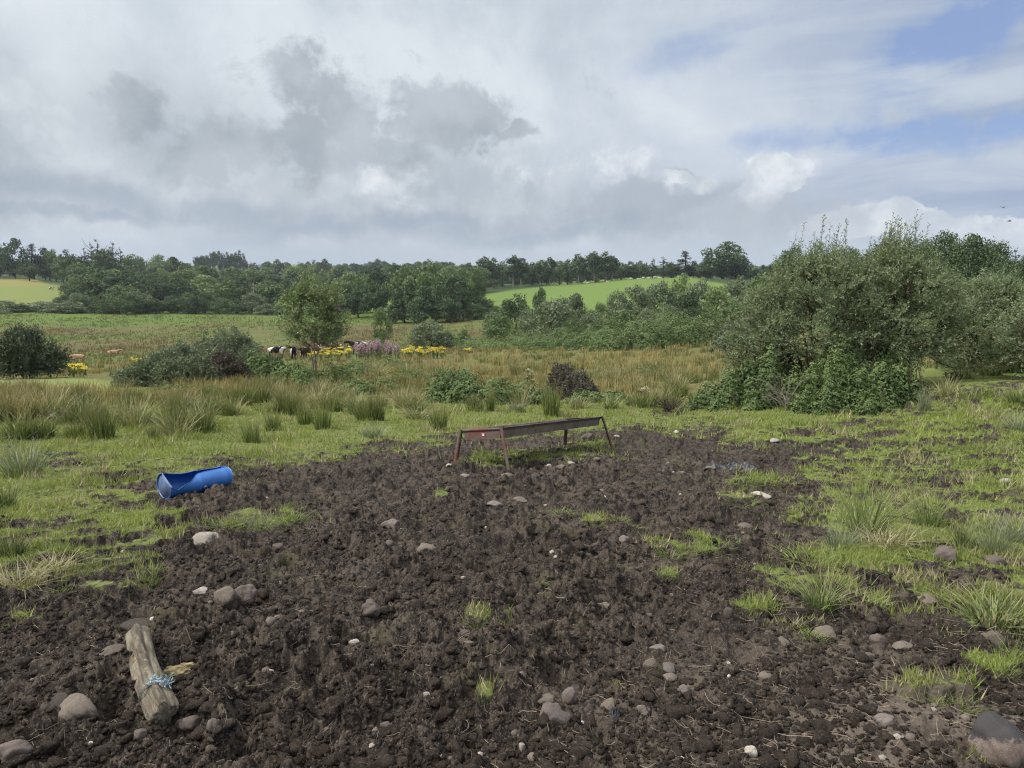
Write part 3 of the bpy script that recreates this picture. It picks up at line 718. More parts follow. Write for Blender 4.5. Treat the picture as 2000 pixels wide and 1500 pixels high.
def trunk_mesh(name, seed, mat, h=.6, r=.022, limbs=6, stems=1, spread=.25, pale=None):
    g = np.random.default_rng(seed); A = Acc()
    for s in range(stems):
        off = g.normal(size=2) * spread * .3 if stems > 1 else np.zeros(2); lean = g.normal(size=2) * (.05 if stems == 1 else spread)
        t = np.linspace(0, 1, 6); P = np.stack([off[0] * .2 + lean[0] * t ** 1.4, off[1] * .2 + lean[1] * t ** 1.4, -.03 + t * h], 1)
        P[1:-1, :2] += g.normal(size=(4, 2)) * .008
        rr = r / math.sqrt(stems); V, F = tube(P, rr * (1.25 - .85 * t), 6); A.add(V, F, v=g.random())
        for l in range(limbs):
            q = g.uniform(.35, .95); b = P[0] + (P[-1] - P[0]) * q; b = np.array([np.interp(q, t, P[:, i]) for i in range(3)])
            th = g.uniform(0, 6.28); ln = g.uniform(.14, .3); tt = np.linspace(0, 1, 4)
            Q = b + np.stack([np.cos(th) * ln * tt, np.sin(th) * ln * tt, ln * (.5 * tt + .5 * tt ** 2)], 1)
            V, F = tube(Q, rr * .5 * (1 - .8 * tt), 4); A.add(V, F, v=g.random())
    return A.build(name, [mat], True)
def conifer_mesh(name, seed, mat, n=2200, scrag=.0, w=.22, z0=.15, size=.04):
    g = np.random.default_rng(seed)
    nb = 70 if not scrag else 30
    zb = np.sort(g.uniform(z0, .985, nb)); th = g.uniform(0, 6.28, nb)
    ln = w * (1 - zb) ** .75 * g.uniform(.55, 1.15, nb) / (1 - z0) ** .5 + .012
    if scrag: ln *= g.choice([.35, 1., 1.5], nb, p=[.35, .4, .25])
    pick = g.choice(nb, n, p=ln / ln.sum()); t = g.random(n) ** .7
    p = np.stack([np.cos(th[pick]) * ln[pick] * t, np.sin(th[pick]) * ln[pick] * t, zb[pick] - ln[pick] * t * (.25 if not scrag else -.15) + g.normal(size=n) * .012], 1)
    p[:, :2] += g.normal(size=(n, 2)) * .012
    nr = unit(np.array([0, 0, 1.]) + rdir(n, g) * .7); a = unit(np.cross(nr, rdir(n, g)))
    s = size * g.uniform(.6, 1.3, n); V, F, v = leaves(p - a * s[:, None] * .5, a, nr, s, s * .45, g.random(n) * .6 + .4 * g.random(nb)[pick])
    return mesh(name, V, F, [mat], {'v': v})
KINDS = {}
def build_kinds(m):
    g = rnd
    for i in range(3): KINDS.setdefault('neardark', []).append((crown_mesh('dense_near_crown', 130 + i, m['wood_dark'], 17000, .021, .48, .08, 'dome', 110, .35), trunk_mesh('near_trunk', 230 + i, m['bark'], .6, .022, 8)))
    for i in range(6):
        KINDS.setdefault('broad', []).append((crown_mesh('broadleaf_crown', 100 + i, m['wood_far'], 3000, .050, .46, .14, 'round', 46), trunk_mesh('broadleaf_trunk', 200 + i, m['bark'], .62, .022)))
        KINDS.setdefault('dark', []).append((crown_mesh('dark_crown', 120 + i, m['wood_dark'], 3400, .046, .46, .10, 'round', 54), trunk_mesh('dark_trunk', 220 + i, m['bark'], .62, .024)))
        KINDS.setdefault('bush', []).append((crown_mesh('bush_crown', 140 + i, m['willow_far'], 5200, .040, .52, .02, 'dome', 60, .25), trunk_mesh('bush_stems', 240 + i, m['bark'], .5, .03, 3, 5, .25)))
    for i in range(4):
        KINDS.setdefault('tall', []).append((crown_mesh('tall_crown', 160 + i, m['wood_dark'], 2400, .044, .27, .26, 'tall', 36, .5), trunk_mesh('pale_tall_trunk', 260 + i, m['bark_pale'], .8, .022, 9)))
        KINDS.setdefault('light', []).append((crown_mesh('light_crown', 170 + i, m['wood_light'], 2800, .046, .48, .06, 'dome', 46), trunk_mesh('light_trunk', 270 + i, m['bark'], .55, .02)))
        KINDS.setdefault('spruce', []).append((conifer_mesh('spruce_crown', 180 + i, m['conifer'], 2400, 0, .26), trunk_mesh('spruce_trunk', 280 + i, m['bark'], .96, .016, 0)))
        KINDS.setdefault('scrag', []).append((conifer_mesh('ragged_crown', 190 + i, m['conifer'], 900, 1, .20, .35, .04), trunk_mesh('ragged_trunk', 290 + i, m['bark'], .97, .014, 5)))
        KINDS.setdefault('darkbush', []).append((crown_mesh('dark_bush_crown', 150 + i, m['wood_dark'], 5200, .038, .50, .02, 'dome', 56, .25), trunk_mesh('dark_bush_stems', 250 + i, m['bark'], .5, .03, 3, 5, .25)))
        KINDS.setdefault('midbush', []).append((crown_mesh('hedge_crown', 155 + i, m['wood_far'], 4600, .040, .52, .0, 'dome', 54, .25), trunk_mesh('hedge_stems', 255 + i, m['bark'], .5, .03, 3, 5, .25)))
BASEW = {'neardark': 1.0, 'broad': .98, 'dark': .98, 'bush': 1.08, 'tall': .62, 'light': 1.0, 'spruce': .48, 'scrag': .42, 'darkbush': 1.05, 'midbush': 1.08}
WORD = {'neardark': ('dense_tree', 'tree', 'dense dark green tree'), 'broad': ('broadleaf_tree', 'tree', 'broad green tree'), 'dark': ('dark_broadleaf_tree', 'tree', 'dark green round headed tree'), 'bush': ('willow_bush', 'bush', 'grey green willow bush'),
        'tall': ('tall_tree', 'tree', 'tall dark tree with a bare pale trunk'), 'light': ('pale_tree', 'tree', 'pale green rounded tree'), 'spruce': ('spruce_tree', 'tree', 'dark pointed conifer'),
        'scrag': ('ragged_conifer', 'tree', 'thin ragged conifer with sparse branches'), 'darkbush': ('dark_bush', 'bush', 'dark green rounded bush'), 'midbush': ('hedge_bush', 'bush', 'low green rounded bush')}
def tree(px, d, top, wpx, kind, group, where, label=None, sink=.0):
    """px bearing, d distance, top = photo row of the tip, wpx = width in photo px"""
    x, y = at(px, d); z = float(zbase(np.array([x]), np.array([y]))[0]) - sink
    X, Y, Z = ray(px, float(top)); ztop = CAMH + float(Z) / math.hypot(X, Y) * d
    H = max(ztop - z, 1.2); W = wpx * d / FPX
    var = rnd.choice(KINDS[kind]); nm, cat, look = WORD[kind]
    e = empty(nm, (x, y, z), rnd.uniform(0, 6.28)); sxy = W / BASEW[kind]
    for me, part in zip(var, ('crown', 'trunk')):
        c = ob(part, me, e); c.scale = (sxy, sxy, H)
    reg(e, px, top + (H * FPX / d) * .5, (look, where), cat, group, label)
    return e
def build_far_trees(m):
    build_kinds(m)
    sky = [(-100, 478), (0, 478), (18, 470), (40, 466), (60, 476), (90, 487), (130, 486), (150, 494), (180, 494), (260, 497), (330, 499), (350, 508), (390, 516), (480, 515), (540, 506), (565, 508), (600, 514), (640, 507), (660, 516), (735, 508), (760, 511),
           (800, 514), (840, 507), (880, 512), (905, 518), (930, 520), (960, 512)]
    sx = [s[0] for s in sky]; sy = [s[1] - 4 for s in sky]
    # --- hillside wood, far rows first
    rows = [(860, 30, 9, 13, 3), (720, 30, 10, 14, 4), (600, 28, 10, 15, 3), (510, 26, 10, 15, 5), (440, 22, 10, 15, 4), (380, 20, 10, 15, 5), (325, 16, 9, 14, 4), (285, 11, 7, 11, 4)]
    for ri, (d, n, h0, h1, jit) in enumerate(rows):
        lo, hi = (-60, 930)
        xs = np.linspace(lo, hi, n) + rng.uniform(-18, 18, n)
        for x_ in xs:
            dd = d * rnd.uniform(.94, 1.06)
            if x_ < 150 and dd < 440: continue
            if 480 < x_ < 620 and 300 < dd < 345: continue
            if 380 < x_ < 490 and dd > 560: continue
            X, Y = at(x_, dd); z = float(zbase(np.array([X]), np.array([Y]))[0]); H = rnd.uniform(h0, h1) * 1.12
            top = 750 - FPX * math.tan(math.atan2(z + H - CAMH, dd) + PITCH)
            top = max(top, np.interp(x_, sx, sy) + rnd.uniform(0, 5))
            k = rnd.choices(['broad', 'dark', 'light', 'midbush', 'spruce'], [.42, .3, .12, .1, .06])[0]
            tree(x_, dd, top, rnd.uniform(.85, 1.3) * H * FPX / dd, k, 'trees of the far wooded hillside', 'on the far wooded hillside')
    # --- named skyline shapes in the west
    for px, d, top, w, k in [(8, 520, 478, 40, 'dark'), (40, 500, 464, 52, 'dark'), (75, 505, 474, 40, 'spruce'), (98, 510, 482, 40, 'dark'), (118, 505, 484, 34, 'broad'), (142, 500, 486, 34, 'dark'), (178, 470, 480, 18, 'scrag'), (190, 475, 476, 22, 'scrag'),
                             (202, 470, 468, 26, 'scrag'), (215, 478, 484, 40, 'broad'), (230, 470, 469, 28, 'scrag'), (246, 475, 486, 20, 'scrag'), (210, 455, 492, 70, 'broad'), (160, 470, 497, 50, 'dark'), (270, 560, 494, 50, 'broad'), (318, 560, 495, 52, 'light'), (345, 570, 500, 44, 'broad')]:
        tree(px, d, top, w, k, 'trees along the western skyline', 'on the skyline above the bright western field')
    for i, px in enumerate([393, 402, 410, 418, 427, 436, 444, 452, 460, 468, 475, 481]):
        tree(px, 820 + 8 * (i % 3), [498, 496, 497, 492, 489, 488, 492, 490, 494, 491, 486, 493][i] + 1, 19, ['tall', 'dark', 'spruce', 'dark'][i % 4] if i > 2 else 'dark', 'conifers of the lone hilltop clump', 'in the lone clump on the far ridge')
    for px, top, w in [(530, 509, 26), (548, 505, 26), (605, 510, 22), (620, 507, 24), (638, 504, 24), (740, 504, 26), (838, 505, 26), (868, 510, 30), (800, 513, 30), (700, 514, 28)]:
        tree(px, 780, top, w, 'dark', 'trees on the far ridge line', 'on the far ridge line')
    # --- hedge along the foot of the wood (row 612)
    x_ = -40
    while x_ < 560:
        w = rnd.uniform(34, 62); d = rnd.uniform(246, 262)
        top = (586 if x_ < 140 else 574) + rnd.uniform(-6, 9)
        if 500 < x_ < 560: top = 590
        tree(x_ + w / 2, d, top, w * 1.35, rnd.choice(['midbush', 'bush', 'darkbush', 'midbush']), 'bushes of the hedge below the wood', 'in the hedge along the far edge of the rushy field', sink=.6)
        x_ += w * .72
    for px, d, top, w, k in [(278, 250, 563, 66, 'bush'), (385, 248, 577, 56, 'darkbush'), (232, 258, 575, 46, 'dark'), (320, 285, 545, 80, 'dark'), (250, 300, 528, 96, 'dark'), (195, 320, 520, 80, 'dark'), (420, 300, 548, 70, 'broad'), (475, 290, 560, 56, 'broad'), (665, 240, 574, 56, 'bush'),
                             (150, 345, 540, 50, 'midbush'), (130, 300, 576, 40, 'darkbush'), (520, 245, 592, 50, 'bush'), (570, 250, 588, 50, 'midbush')]:
        tree(px, d, top, w, k, 'bushes of the hedge below the wood', 'standing at the foot of the wooded hillside', sink=.4)
    # --- dark clump in the middle
    for px, d, top, w, k in [(620, 230, 566, 40, 'darkbush'), (700, 222, 560, 62, 'dark'), (735, 215, 545, 60, 'dark'), (690, 240, 530, 60, 'broad'), (740, 240, 520, 70, 'dark'), (790, 225, 512, 80, 'broad'), (790, 200, 556, 66, 'dark'), (845, 212, 508, 90, 'broad'), (850, 196, 545, 80, 'dark'), (885, 205, 530, 80, 'dark'),
                             (905, 198, 560, 66, 'dark'), (820, 194, 575, 70, 'darkbush'), (940, 205, 575, 56, 'dark'), (875, 192, 580, 70, 'darkbush'), (770, 198, 590, 54, 'darkbush'), (930, 196, 592, 50, 'darkbush'), (900, 230, 520, 60, 'broad'), (930, 250, 525, 50, 'broad'), (970, 200, 596, 44, 'midbush')]:
        tree(px, d, top, w, k, 'trees of the dark clump in mid valley', 'in the dark clump at the valley bottom', sink=.4)
    # --- wood behind the bright hill field
    for px, d, top, w, k in [(918, 420, 512, 50, 'dark'), (948, 400, 499, 42, 'tall'), (965, 405, 503, 40, 'tall'), (982, 420, 508, 34, 'broad'), (1003, 400, 496, 42, 'tall'), (1018, 408, 502, 38, 'tall'), (1040, 420, 510, 40, 'broad'), (1058, 415, 505, 38, 'broad'), (1072, 410, 500, 34, 'tall'), (1092, 415, 508, 36, 'broad'),
                             (1108, 415, 505, 36, 'dark'), (1128, 412, 494, 34, 'tall'), (1145, 415, 498, 34, 'dark'), (1160, 408, 489, 44, 'tall'), (1180, 410, 491, 46, 'tall'), (1193, 415, 498, 32, 'tall'), (1210, 425, 511, 34, 'broad'), (1228, 430, 509, 34, 'broad'), (1247, 430, 508, 36, 'broad'), (1272, 430, 504, 28, 'spruce'), (1292, 430, 500, 28, 'scrag'),
                             (1308, 430, 510, 34, 'broad'), (1333, 425, 488, 52, 'spruce'), (1350, 432, 508, 40, 'dark'), (1378, 420, 500, 50, 'dark'), (1408, 415, 470, 96, 'dark'), (1432, 420, 494, 60, 'dark'), (1460, 440, 514, 40, 'broad'), (1484, 440, 516, 34, 'spruce'), (1500, 445, 515, 40, 'broad')]:
        tree(px, d, top, w, k, 'trees behind the bright hill field', 'along the top of the bright green hill field', sink=.3)
    x_ = 905
    while x_ < 1500:
        w = rnd.uniform(22, 36)
        tree(x_, 432 + rnd.uniform(-4, 10), np.interp(x_, [905, 1100, 1250, 1500], [545, 530, 522, 522]) + rnd.uniform(-3, 3), w * 1.3, 'darkbush', 'understorey bushes behind the bright hill field', 'filling under the trees behind the bright hill field', sink=.5); x_ += w * .8
    # --- scrub on the slope in the middle east
    scrub = [(1008, 150, 572, 76, 'dark'), (1055, 160, 556, 34, 'dark'), (1120, 130, 570, 60, 'bush'), (985, 110, 602, 80, 'midbush'), (1030, 112, 600, 56, 'bush'), (1080, 105, 580, 110, 'bush'), (1100, 108, 575, 70, 'bush'), (962, 115, 606, 44, 'bush'),
             (1170, 128, 588, 60, 'midbush'), (1240, 122, 553, 90, 'bush'), (1205, 120, 562, 56, 'bush'), (1290, 128, 545, 84, 'bush'), (1330, 130, 530, 74, 'light'), (1370, 128, 540, 80, 'bush'), (1340, 108, 570, 86, 'darkbush'), (1300, 104, 590, 70, 'bush'), (1220, 100, 602, 90, 'midbush'),
             (1160, 98, 604, 70, 'bush'), (1400, 112, 556, 76, 'light'), (1440, 120, 535, 80, 'bush'), (1480, 118, 528, 90, 'midbush'), (1430, 100, 580, 60, 'midbush'), (1390, 98, 596, 56, 'midbush'), (1265, 98, 600, 56, 'bush'), (1120, 96, 612, 54, 'midbush'),
             (840, 100, 625, 90, 'bush'), (870, 102, 645, 60, 'bush'), (905, 96, 642, 40, 'light'), (745, 108, 596, 46, 'light')]
    for px, d, top, w, k in scrub:
        tree(px, d, top, w, k, 'bushes scattered over the valley scrub', 'in the scrub between the rushes and the hill field', sink=.3)
    # --- trees behind the near willows
    for px, d, top, w, k in [(1540, 78, 470, 90, 'neardark'), (1590, 80, 474, 70, 'neardark'), (1520, 84, 505, 66, 'neardark'), (1830, 62, 446, 110, 'neardark'), (1785, 64, 458, 100, 'neardark'), (1885, 60, 452, 130, 'neardark'), (1925, 62, 466, 110, 'neardark'), (1945, 58, 505, 80, 'neardark'), (1972, 95, 480, 30, 'scrag'), (1998, 90, 487, 50, 'neardark'),
                             (2050, 88, 480, 80, 'neardark'), (1650, 75, 478, 90, 'neardark'), (1710, 70, 468, 110, 'neardark'), (2090, 60, 520, 80, 'neardark'), (-30, 44, 640, 70, 'neardark')]:
        tree(px, d, top, w, k, 'trees behind the near willows', 'rising behind the near willow thicket', sink=.2)
# ================================================================== NEAR SHRUBS
def woody(seed, a, b, H, z0, leafL, leafW, nstem=12, ntip=200, ntw=12, nlf=13, sprigs=0, tw=.42, single=False, wid=.03):
    """branches and leaves of one shrub or small tree; dome with radii a, b, foliage from z0 to H"""
    g = np.random.default_rng(seed); B = Acc()
    stems = []
    for i in range(nstem):
        th = 2 * np.pi * (i + g.random()) / nstem; r = math.sqrt(g.uniform(.08, .75)); t = np.linspace(0, 1, 8)
        end = np.array([math.cos(th) * a * r * .8, math.sin(th) * b * r * .8, z0 + (H - z0) * g.uniform(.55, .85) * math.sqrt(1 - .6 * r * r)])
        if single:
            P = np.stack([end[0] * np.clip(t - .35, 0, 1) * 1.5, end[1] * np.clip(t - .35, 0, 1) * 1.5, t * end[2]], 1); P[:, :2] += .02 * np.sin(t * 5 + i)[:, None]
        else:
            base = np.array([math.cos(th) * a * .14 * g.random(), math.sin(th) * b * .14 * g.random(), -.15])
            P = base + (end - base) * np.stack([t ** 1.25, t ** 1.25, t ** .85], 1)
        P[1:, :] += np.cumsum(g.normal(size=(7, 3)) * .025, 0)
        V, F = tube(P, wid * g.uniform(.6, 1.1) * (1.1 - .8 * t), 6); B.add(V, F, v=g.random()); stems.append(P)
    S = np.concatenate(stems); hz = np.concatenate([np.linspace(0, 1, 8)] * nstem)
    # tips fill a lumpy dome
    th = g.uniform(0, 2 * np.pi, ntip); zz = g.random(ntip) ** .85; lump = 1 + .16 * np.sin(th * 3 + seed) + .10 * np.sin(th * 7 + zz * 5) + .08 * g.normal(size=ntip)
    r = np.sqrt(g.uniform(.18, 1, ntip)) * np.sqrt(np.maximum(1 - zz ** 2.1, .02)) * lump * (1 - .28 * np.maximum(0, .35 - zz) / .35)
    tips = np.stack([np.cos(th) * r * a, np.sin(th) * r * b, z0 + (H - z0) * zz * (1 + .05 * g.normal(size=ntip))], 1)
    st, dr, ln = [], [], []
    for k in range(ntip):
        q = np.where((S[:, 2] < tips[k, 2] - .1) & (hz > .3))[0]
        if len(q) == 0: q = np.arange(len(S))
        j = q[np.argmin(((S[q] - tips[k]) ** 2).sum(1) + g.random(len(q)) * .2)]
        t = np.linspace(0, 1, 6)[:, None]; P = S[j] + (tips[k] - S[j]) * t + np.array([0, 0, 1]) * (np.sin(t * np.pi) * .10 * g.normal()) + np.cumsum(g.normal(size=(6, 3)) * .012, 0)
        V, F = tube(P, .006 + .010 * (1 - t[:, 0]), 4); B.add(V, F, v=g.random())
        d = unit((P[-1] - P[-3])[None])[0]
        for m_ in range(ntw):
            u = g.uniform(.35, 1.0); b0 = np.array([np.interp(u, t[:, 0], P[:, c]) for c in range(3)]); st.append(b0); dr.append(d * .7 + g.normal(size=3) * .62 + np.array([0, 0, .38])); ln.append(tw * g.uniform(.5, 1.2))
    st = np.array(st); dr = unit(np.array(dr)); ln = np.array(ln)
    if sprigs:
        k = np.argsort(-(st[:, 2] + g.random(len(st)) * .5))[:sprigs * 3]; k = g.choice(k, sprigs, replace=False)
        for i in k:
            e = g.normal(size=3) * .10 + np.array([.12, 0, 1.]); e /= np.linalg.norm(e); L_ = g.uniform(.45, .95); t = np.linspace(0, 1, 5)[:, None]
            P = st[i] + e * L_ * t; V, F = tube(P, .005 * (1.3 - t[:, 0]), 3); B.add(V, F, v=.5)
            st = np.concatenate([st, st[i][None] + e * L_ * .25]); dr = np.concatenate([dr, e[None]]); ln = np.concatenate([ln, [L_ * .8]])
    n = len(st); t = np.tile(np.linspace(.12, 1, nlf), n); I = np.repeat(np.arange(n), nlf)
    t = np.clip(t + g.normal(size=len(t)) * .03, 0, 1.05)
    p = st[I] + dr[I] * (ln[I] * t)[:, None]; p[:, 2] -= .10 * (ln[I] * t) ** 2
    side = unit(np.cross(dr[I], rdir(len(I), g))); ax = unit(dr[I] * .75 + side * .75 + np.array([0, 0, -.05])); nr = unit(np.cross(ax, rdir(len(I), g)) + np.array([0, 0, .55]))
    tone = .45 * np.repeat(g.random(n), nlf) + .55 * g.random(len(I))
    V, F, v = leaves(p, ax, nr, leafL * g.uniform(.6, 1.2, len(I)), leafW * g.uniform(.7, 1.2, len(I)), tone)
    return B, (V, F, v)
def shrub(name, cat, px, base_d, a, b, top, z0, mats, seed, label, group=None, parts=('branches', 'foliage'), zoff=0., **kw):
    x, y = at(px, base_d); z = float(ground_z(x, y)[0]) + zoff; X, Y, Z = ray(px, float(top)); H = CAMH + float(Z) / math.hypot(X, Y) * base_d - z
    B, (V, F, v) = woody(seed, a, b, H, z0, **kw)
    e = empty(name, (x, y, z)); ob(parts[0], B.build(parts[0], [mats[0]], True), e); ob(parts[1], mesh(parts[1], V, F, [mats[1]], {'v': v}), e)
    reg(e, px, (top + 700) / 2, None, cat, group, label); return e
def lumpy(seed, lumps, n, leafL, leafW, mode='leaf', flat=.35, jag=.22, inner=.5):
    """foliage over a mound; lumps = list of (x, y, z, rx, ry, rz) half ellipsoids"""
    g = np.random.default_rng(seed); Lm = np.array(lumps, float); w = Lm[:, 3] * Lm[:, 5]; I = g.choice(len(Lm), n, p=w / w.sum())
    d = rdir(n, g); d[:, 2] = np.abs(d[:, 2]) * 1.05 - .05; d = unit(d); rr = (1 - inner * g.random(n) ** 2.2)
    rr *= 1 + jag * fbm(d[:, 0] * 2.4 + I * 3.1, d[:, 1] * 2.4 + d[:, 2] * 2, seed, 3)
    p = Lm[I, :3] + d * Lm[I, 3:] * rr[:, None]
    nr = unit(d / Lm[I, 3:] * Lm[I, 3:].mean()); tone = .5 * g.random(n) + .5 * np.clip(.5 + .6 * fbm(p[:, 0] * 1.5, p[:, 1] * 1.5 + p[:, 2], seed + 3, 3), 0, 1)
    if mode == 'leaf':
        c3 = np.repeat(p, 3, 0); N = unit(np.repeat(nr, 3, 0) * .9 + rdir(3 * n, g) * .45 + np.array([0, 0, flat])); ax = unit(np.cross(N, rdir(3 * n, g)))
        return leaves(c3, ax, N, leafL * g.uniform(.6, 1.2, 3 * n), leafW * g.uniform(.7, 1.1, 3 * n), np.repeat(tone, 3))
    k = 9
    c = np.repeat(p, k, 0); axis = np.repeat(unit(nr + rdir(n, g) * .45 + np.array([0, 0, .45])), k, 0); tt = g.random(n * k)
    c = c + axis * (tt * leafL * 2.2)[:, None]; ax = unit(axis * .8 + rdir(n * k, g) * .75); N = rdir(n * k, g)
    return leaves(c, ax, N, leafL * g.uniform(.6, 1.1, n * k), leafW, np.clip(np.repeat(tone, k) * .7 + .3 * g.random(n * k), 0, 1))
def mound(name, cat, lumps_px, mat, seed, n, L, W, label, group=None, mode='leaf', canes=0, cane_mat=None, depth=1., jag=.34, part='foliage', inner=.5):
    """lumps_px: (px, base row, width px, height px)"""
    P = hit([l[0] for l in lumps_px], [l[1] for l in lumps_px]); ls = []
    c = P.mean(0); c[2] = float(ground_z(c[0], c[1])[0])
    for (px, by, w, h), q in zip(lumps_px, P):
        d = math.hypot(q[0], q[1]); rx = w * d / FPX / 2; rz = h * d / FPX
        z = float(ground_z(q[0], q[1])[0]); ls.append((q[0] - c[0], q[1] - c[1] + rx * .5 * depth, z - c[2] - .08, rx, rx * .85 * depth, rz))
    V, F, v = lumpy(seed, ls, n, L, W, mode, jag=jag, inner=inner); e = empty(name, c)
    ob(part, mesh(part, V, F, [mat], {'v': v}), e)
    A = Acc(); g = np.random.default_rng(seed + 1)
    for i in range(max(canes, 6)):
        l = ls[g.integers(len(ls))]; th = g.uniform(0, 6.28); t = np.linspace(0, 1, 9); R_ = g.uniform(.7, 1.15); 
        x0 = np.array([l[0] + g.normal() * .3 * l[3], l[1] + g.normal() * .3 * l[4], l[2]]); dx = np.array([math.cos(th) * l[3] * R_, math.sin(th) * l[4] * R_, 0])
        Q = x0 + dx * t[:, None] + np.array([0, 0, 1]) * (np.sin(t * np.pi * .8) * l[5] * g.uniform(.9, 1.12))[:, None]
        V, F = tube(Q, .006 + .004 * (1 - t), 4); A.add(V, F, v=g.random())
    ob('stems', A.build('stems', [cane_mat or MT['bark']], True), e)
    reg(e, np.mean([l[0] for l in lumps_px]), np.mean([l[1] - l[3] / 2 for l in lumps_px]), None, cat, group, label); return e
# ================================================================== RUSHES
def rush_mesh(name, seed, mat, n=170, base=.14, lean=.42, wid=.012, hmin=.5, droop=.25):
    g = np.random.default_rng(seed); th = g.uniform(0, 6.28, n); r0 = base * np.sqrt(g.random(n)); h = g.uniform(hmin, 1, n) ** .8
    ln = lean * (r0 / base * .55 + .5 * g.random(n)) * g.uniform(.4, 1.7, n); ph = th + g.normal(size=n) * .8; h = h * (1 - .22 * (ln / lean) ** 2 * g.random(n))
    b = np.stack([np.cos(th) * r0, np.sin(th) * r0, np.zeros(n) - .04], 1); out = np.stack([np.cos(ph), np.sin(ph), np.zeros(n)], 1)
    seg = 4; T = np.linspace(0, 1, seg); sd_ = np.stack([-np.sin(ph), np.cos(ph), np.zeros(n)], 1); tw = g.uniform(0, 3.14, n); sd_ = unit(sd_ * np.cos(tw)[:, None] + out * np.sin(tw)[:, None])
    V = []; 
    dr = droop * g.random(n) ** 2
    for t in T:
        c = b + out * (ln * t ** 1.5)[:, None] + np.array([0, 0, 1]) * (h * (t - dr * t ** 3))[:, None]
        wv = wid * (1 - .85 * t); V.append(np.stack([c - sd_ * wv / 2, c + sd_ * wv / 2], 1))
    V = np.stack(V, 1).reshape(-1, 3); i = (np.arange(n) * seg * 2)[:, None]; j = (np.arange(seg - 1) * 2)[None, :]
    F = np.stack([i + j, i + j + 1, i + j + 3, i + j + 2], -1).reshape(-1, 4)
    return mesh(name, V, F, [mat], {'v': np.repeat(g.random(n), seg * 2), 't': np.tile(np.repeat(T, 2), n)})
def blades(pos, h, w, lean, g, seg=1):
    """merged grass blades, one triangle (or a bent strip) each"""
    n = len(pos); th = g.uniform(0, 6.28, n); ph = g.uniform(0, 6.28, n)
    out = np.stack([np.cos(th), np.sin(th), np.zeros(n)], 1) * (h * lean * g.random(n))[:, None]; sdv = np.stack([np.cos(ph), np.sin(ph), np.zeros(n)], 1) * (w / 2)[:, None]
    v = g.random(n)
    if seg == 1:
        tip = pos + out + np.array([0, 0, 1]) * h[:, None]; b = pos - np.array([0, 0, .008])
        V = np.stack([b - sdv, b + sdv, tip], 1).reshape(-1, 3)
        return V, np.arange(3 * n).reshape(n, 3), np.repeat(v, 3), np.tile([0., 0., 1.], n)
    m_ = pos + out * .3 + np.array([0, 0, .62]) * h[:, None]; tip = pos + out + np.array([0, 0, .95]) * h[:, None]; b = pos - np.array([0, 0, .01])
    V = np.stack([b - sdv, b + sdv, m_ + sdv * .75, m_ - sdv * .75, tip], 1).reshape(-1, 3); k = np.arange(n)[:, None] * 5
    return V, [k + np.array([[0, 1, 2, 3]]), k + np.array([[3, 2, 4]])], np.repeat(v, 5), np.tile([0., 0., .6, .6, 1.], n)
TK = {}
def tuss(px, by, hpx, wpx, kind, look, group='rush tussocks', label=None, name='rush_tussock'):
    p = hit(px, by)[0]; d = math.hypot(p[0], p[1]); z = float(ground_z(p[0], p[1])[0]); h = hpx * d / FPX * 1.03; w = wpx * d / FPX
    e = ob(name, rnd.choice(TK[kind]), None, (p[0], p[1], z)); e.rotation_euler = (0, 0, rnd.uniform(0, 6.28)); s = w / .95; e.scale = (s, s, h)
    reg(e, px, by - hpx / 2, (look, None), 'rush tussock' if name == 'rush_tussock' else 'grass tuft', group, label); return e
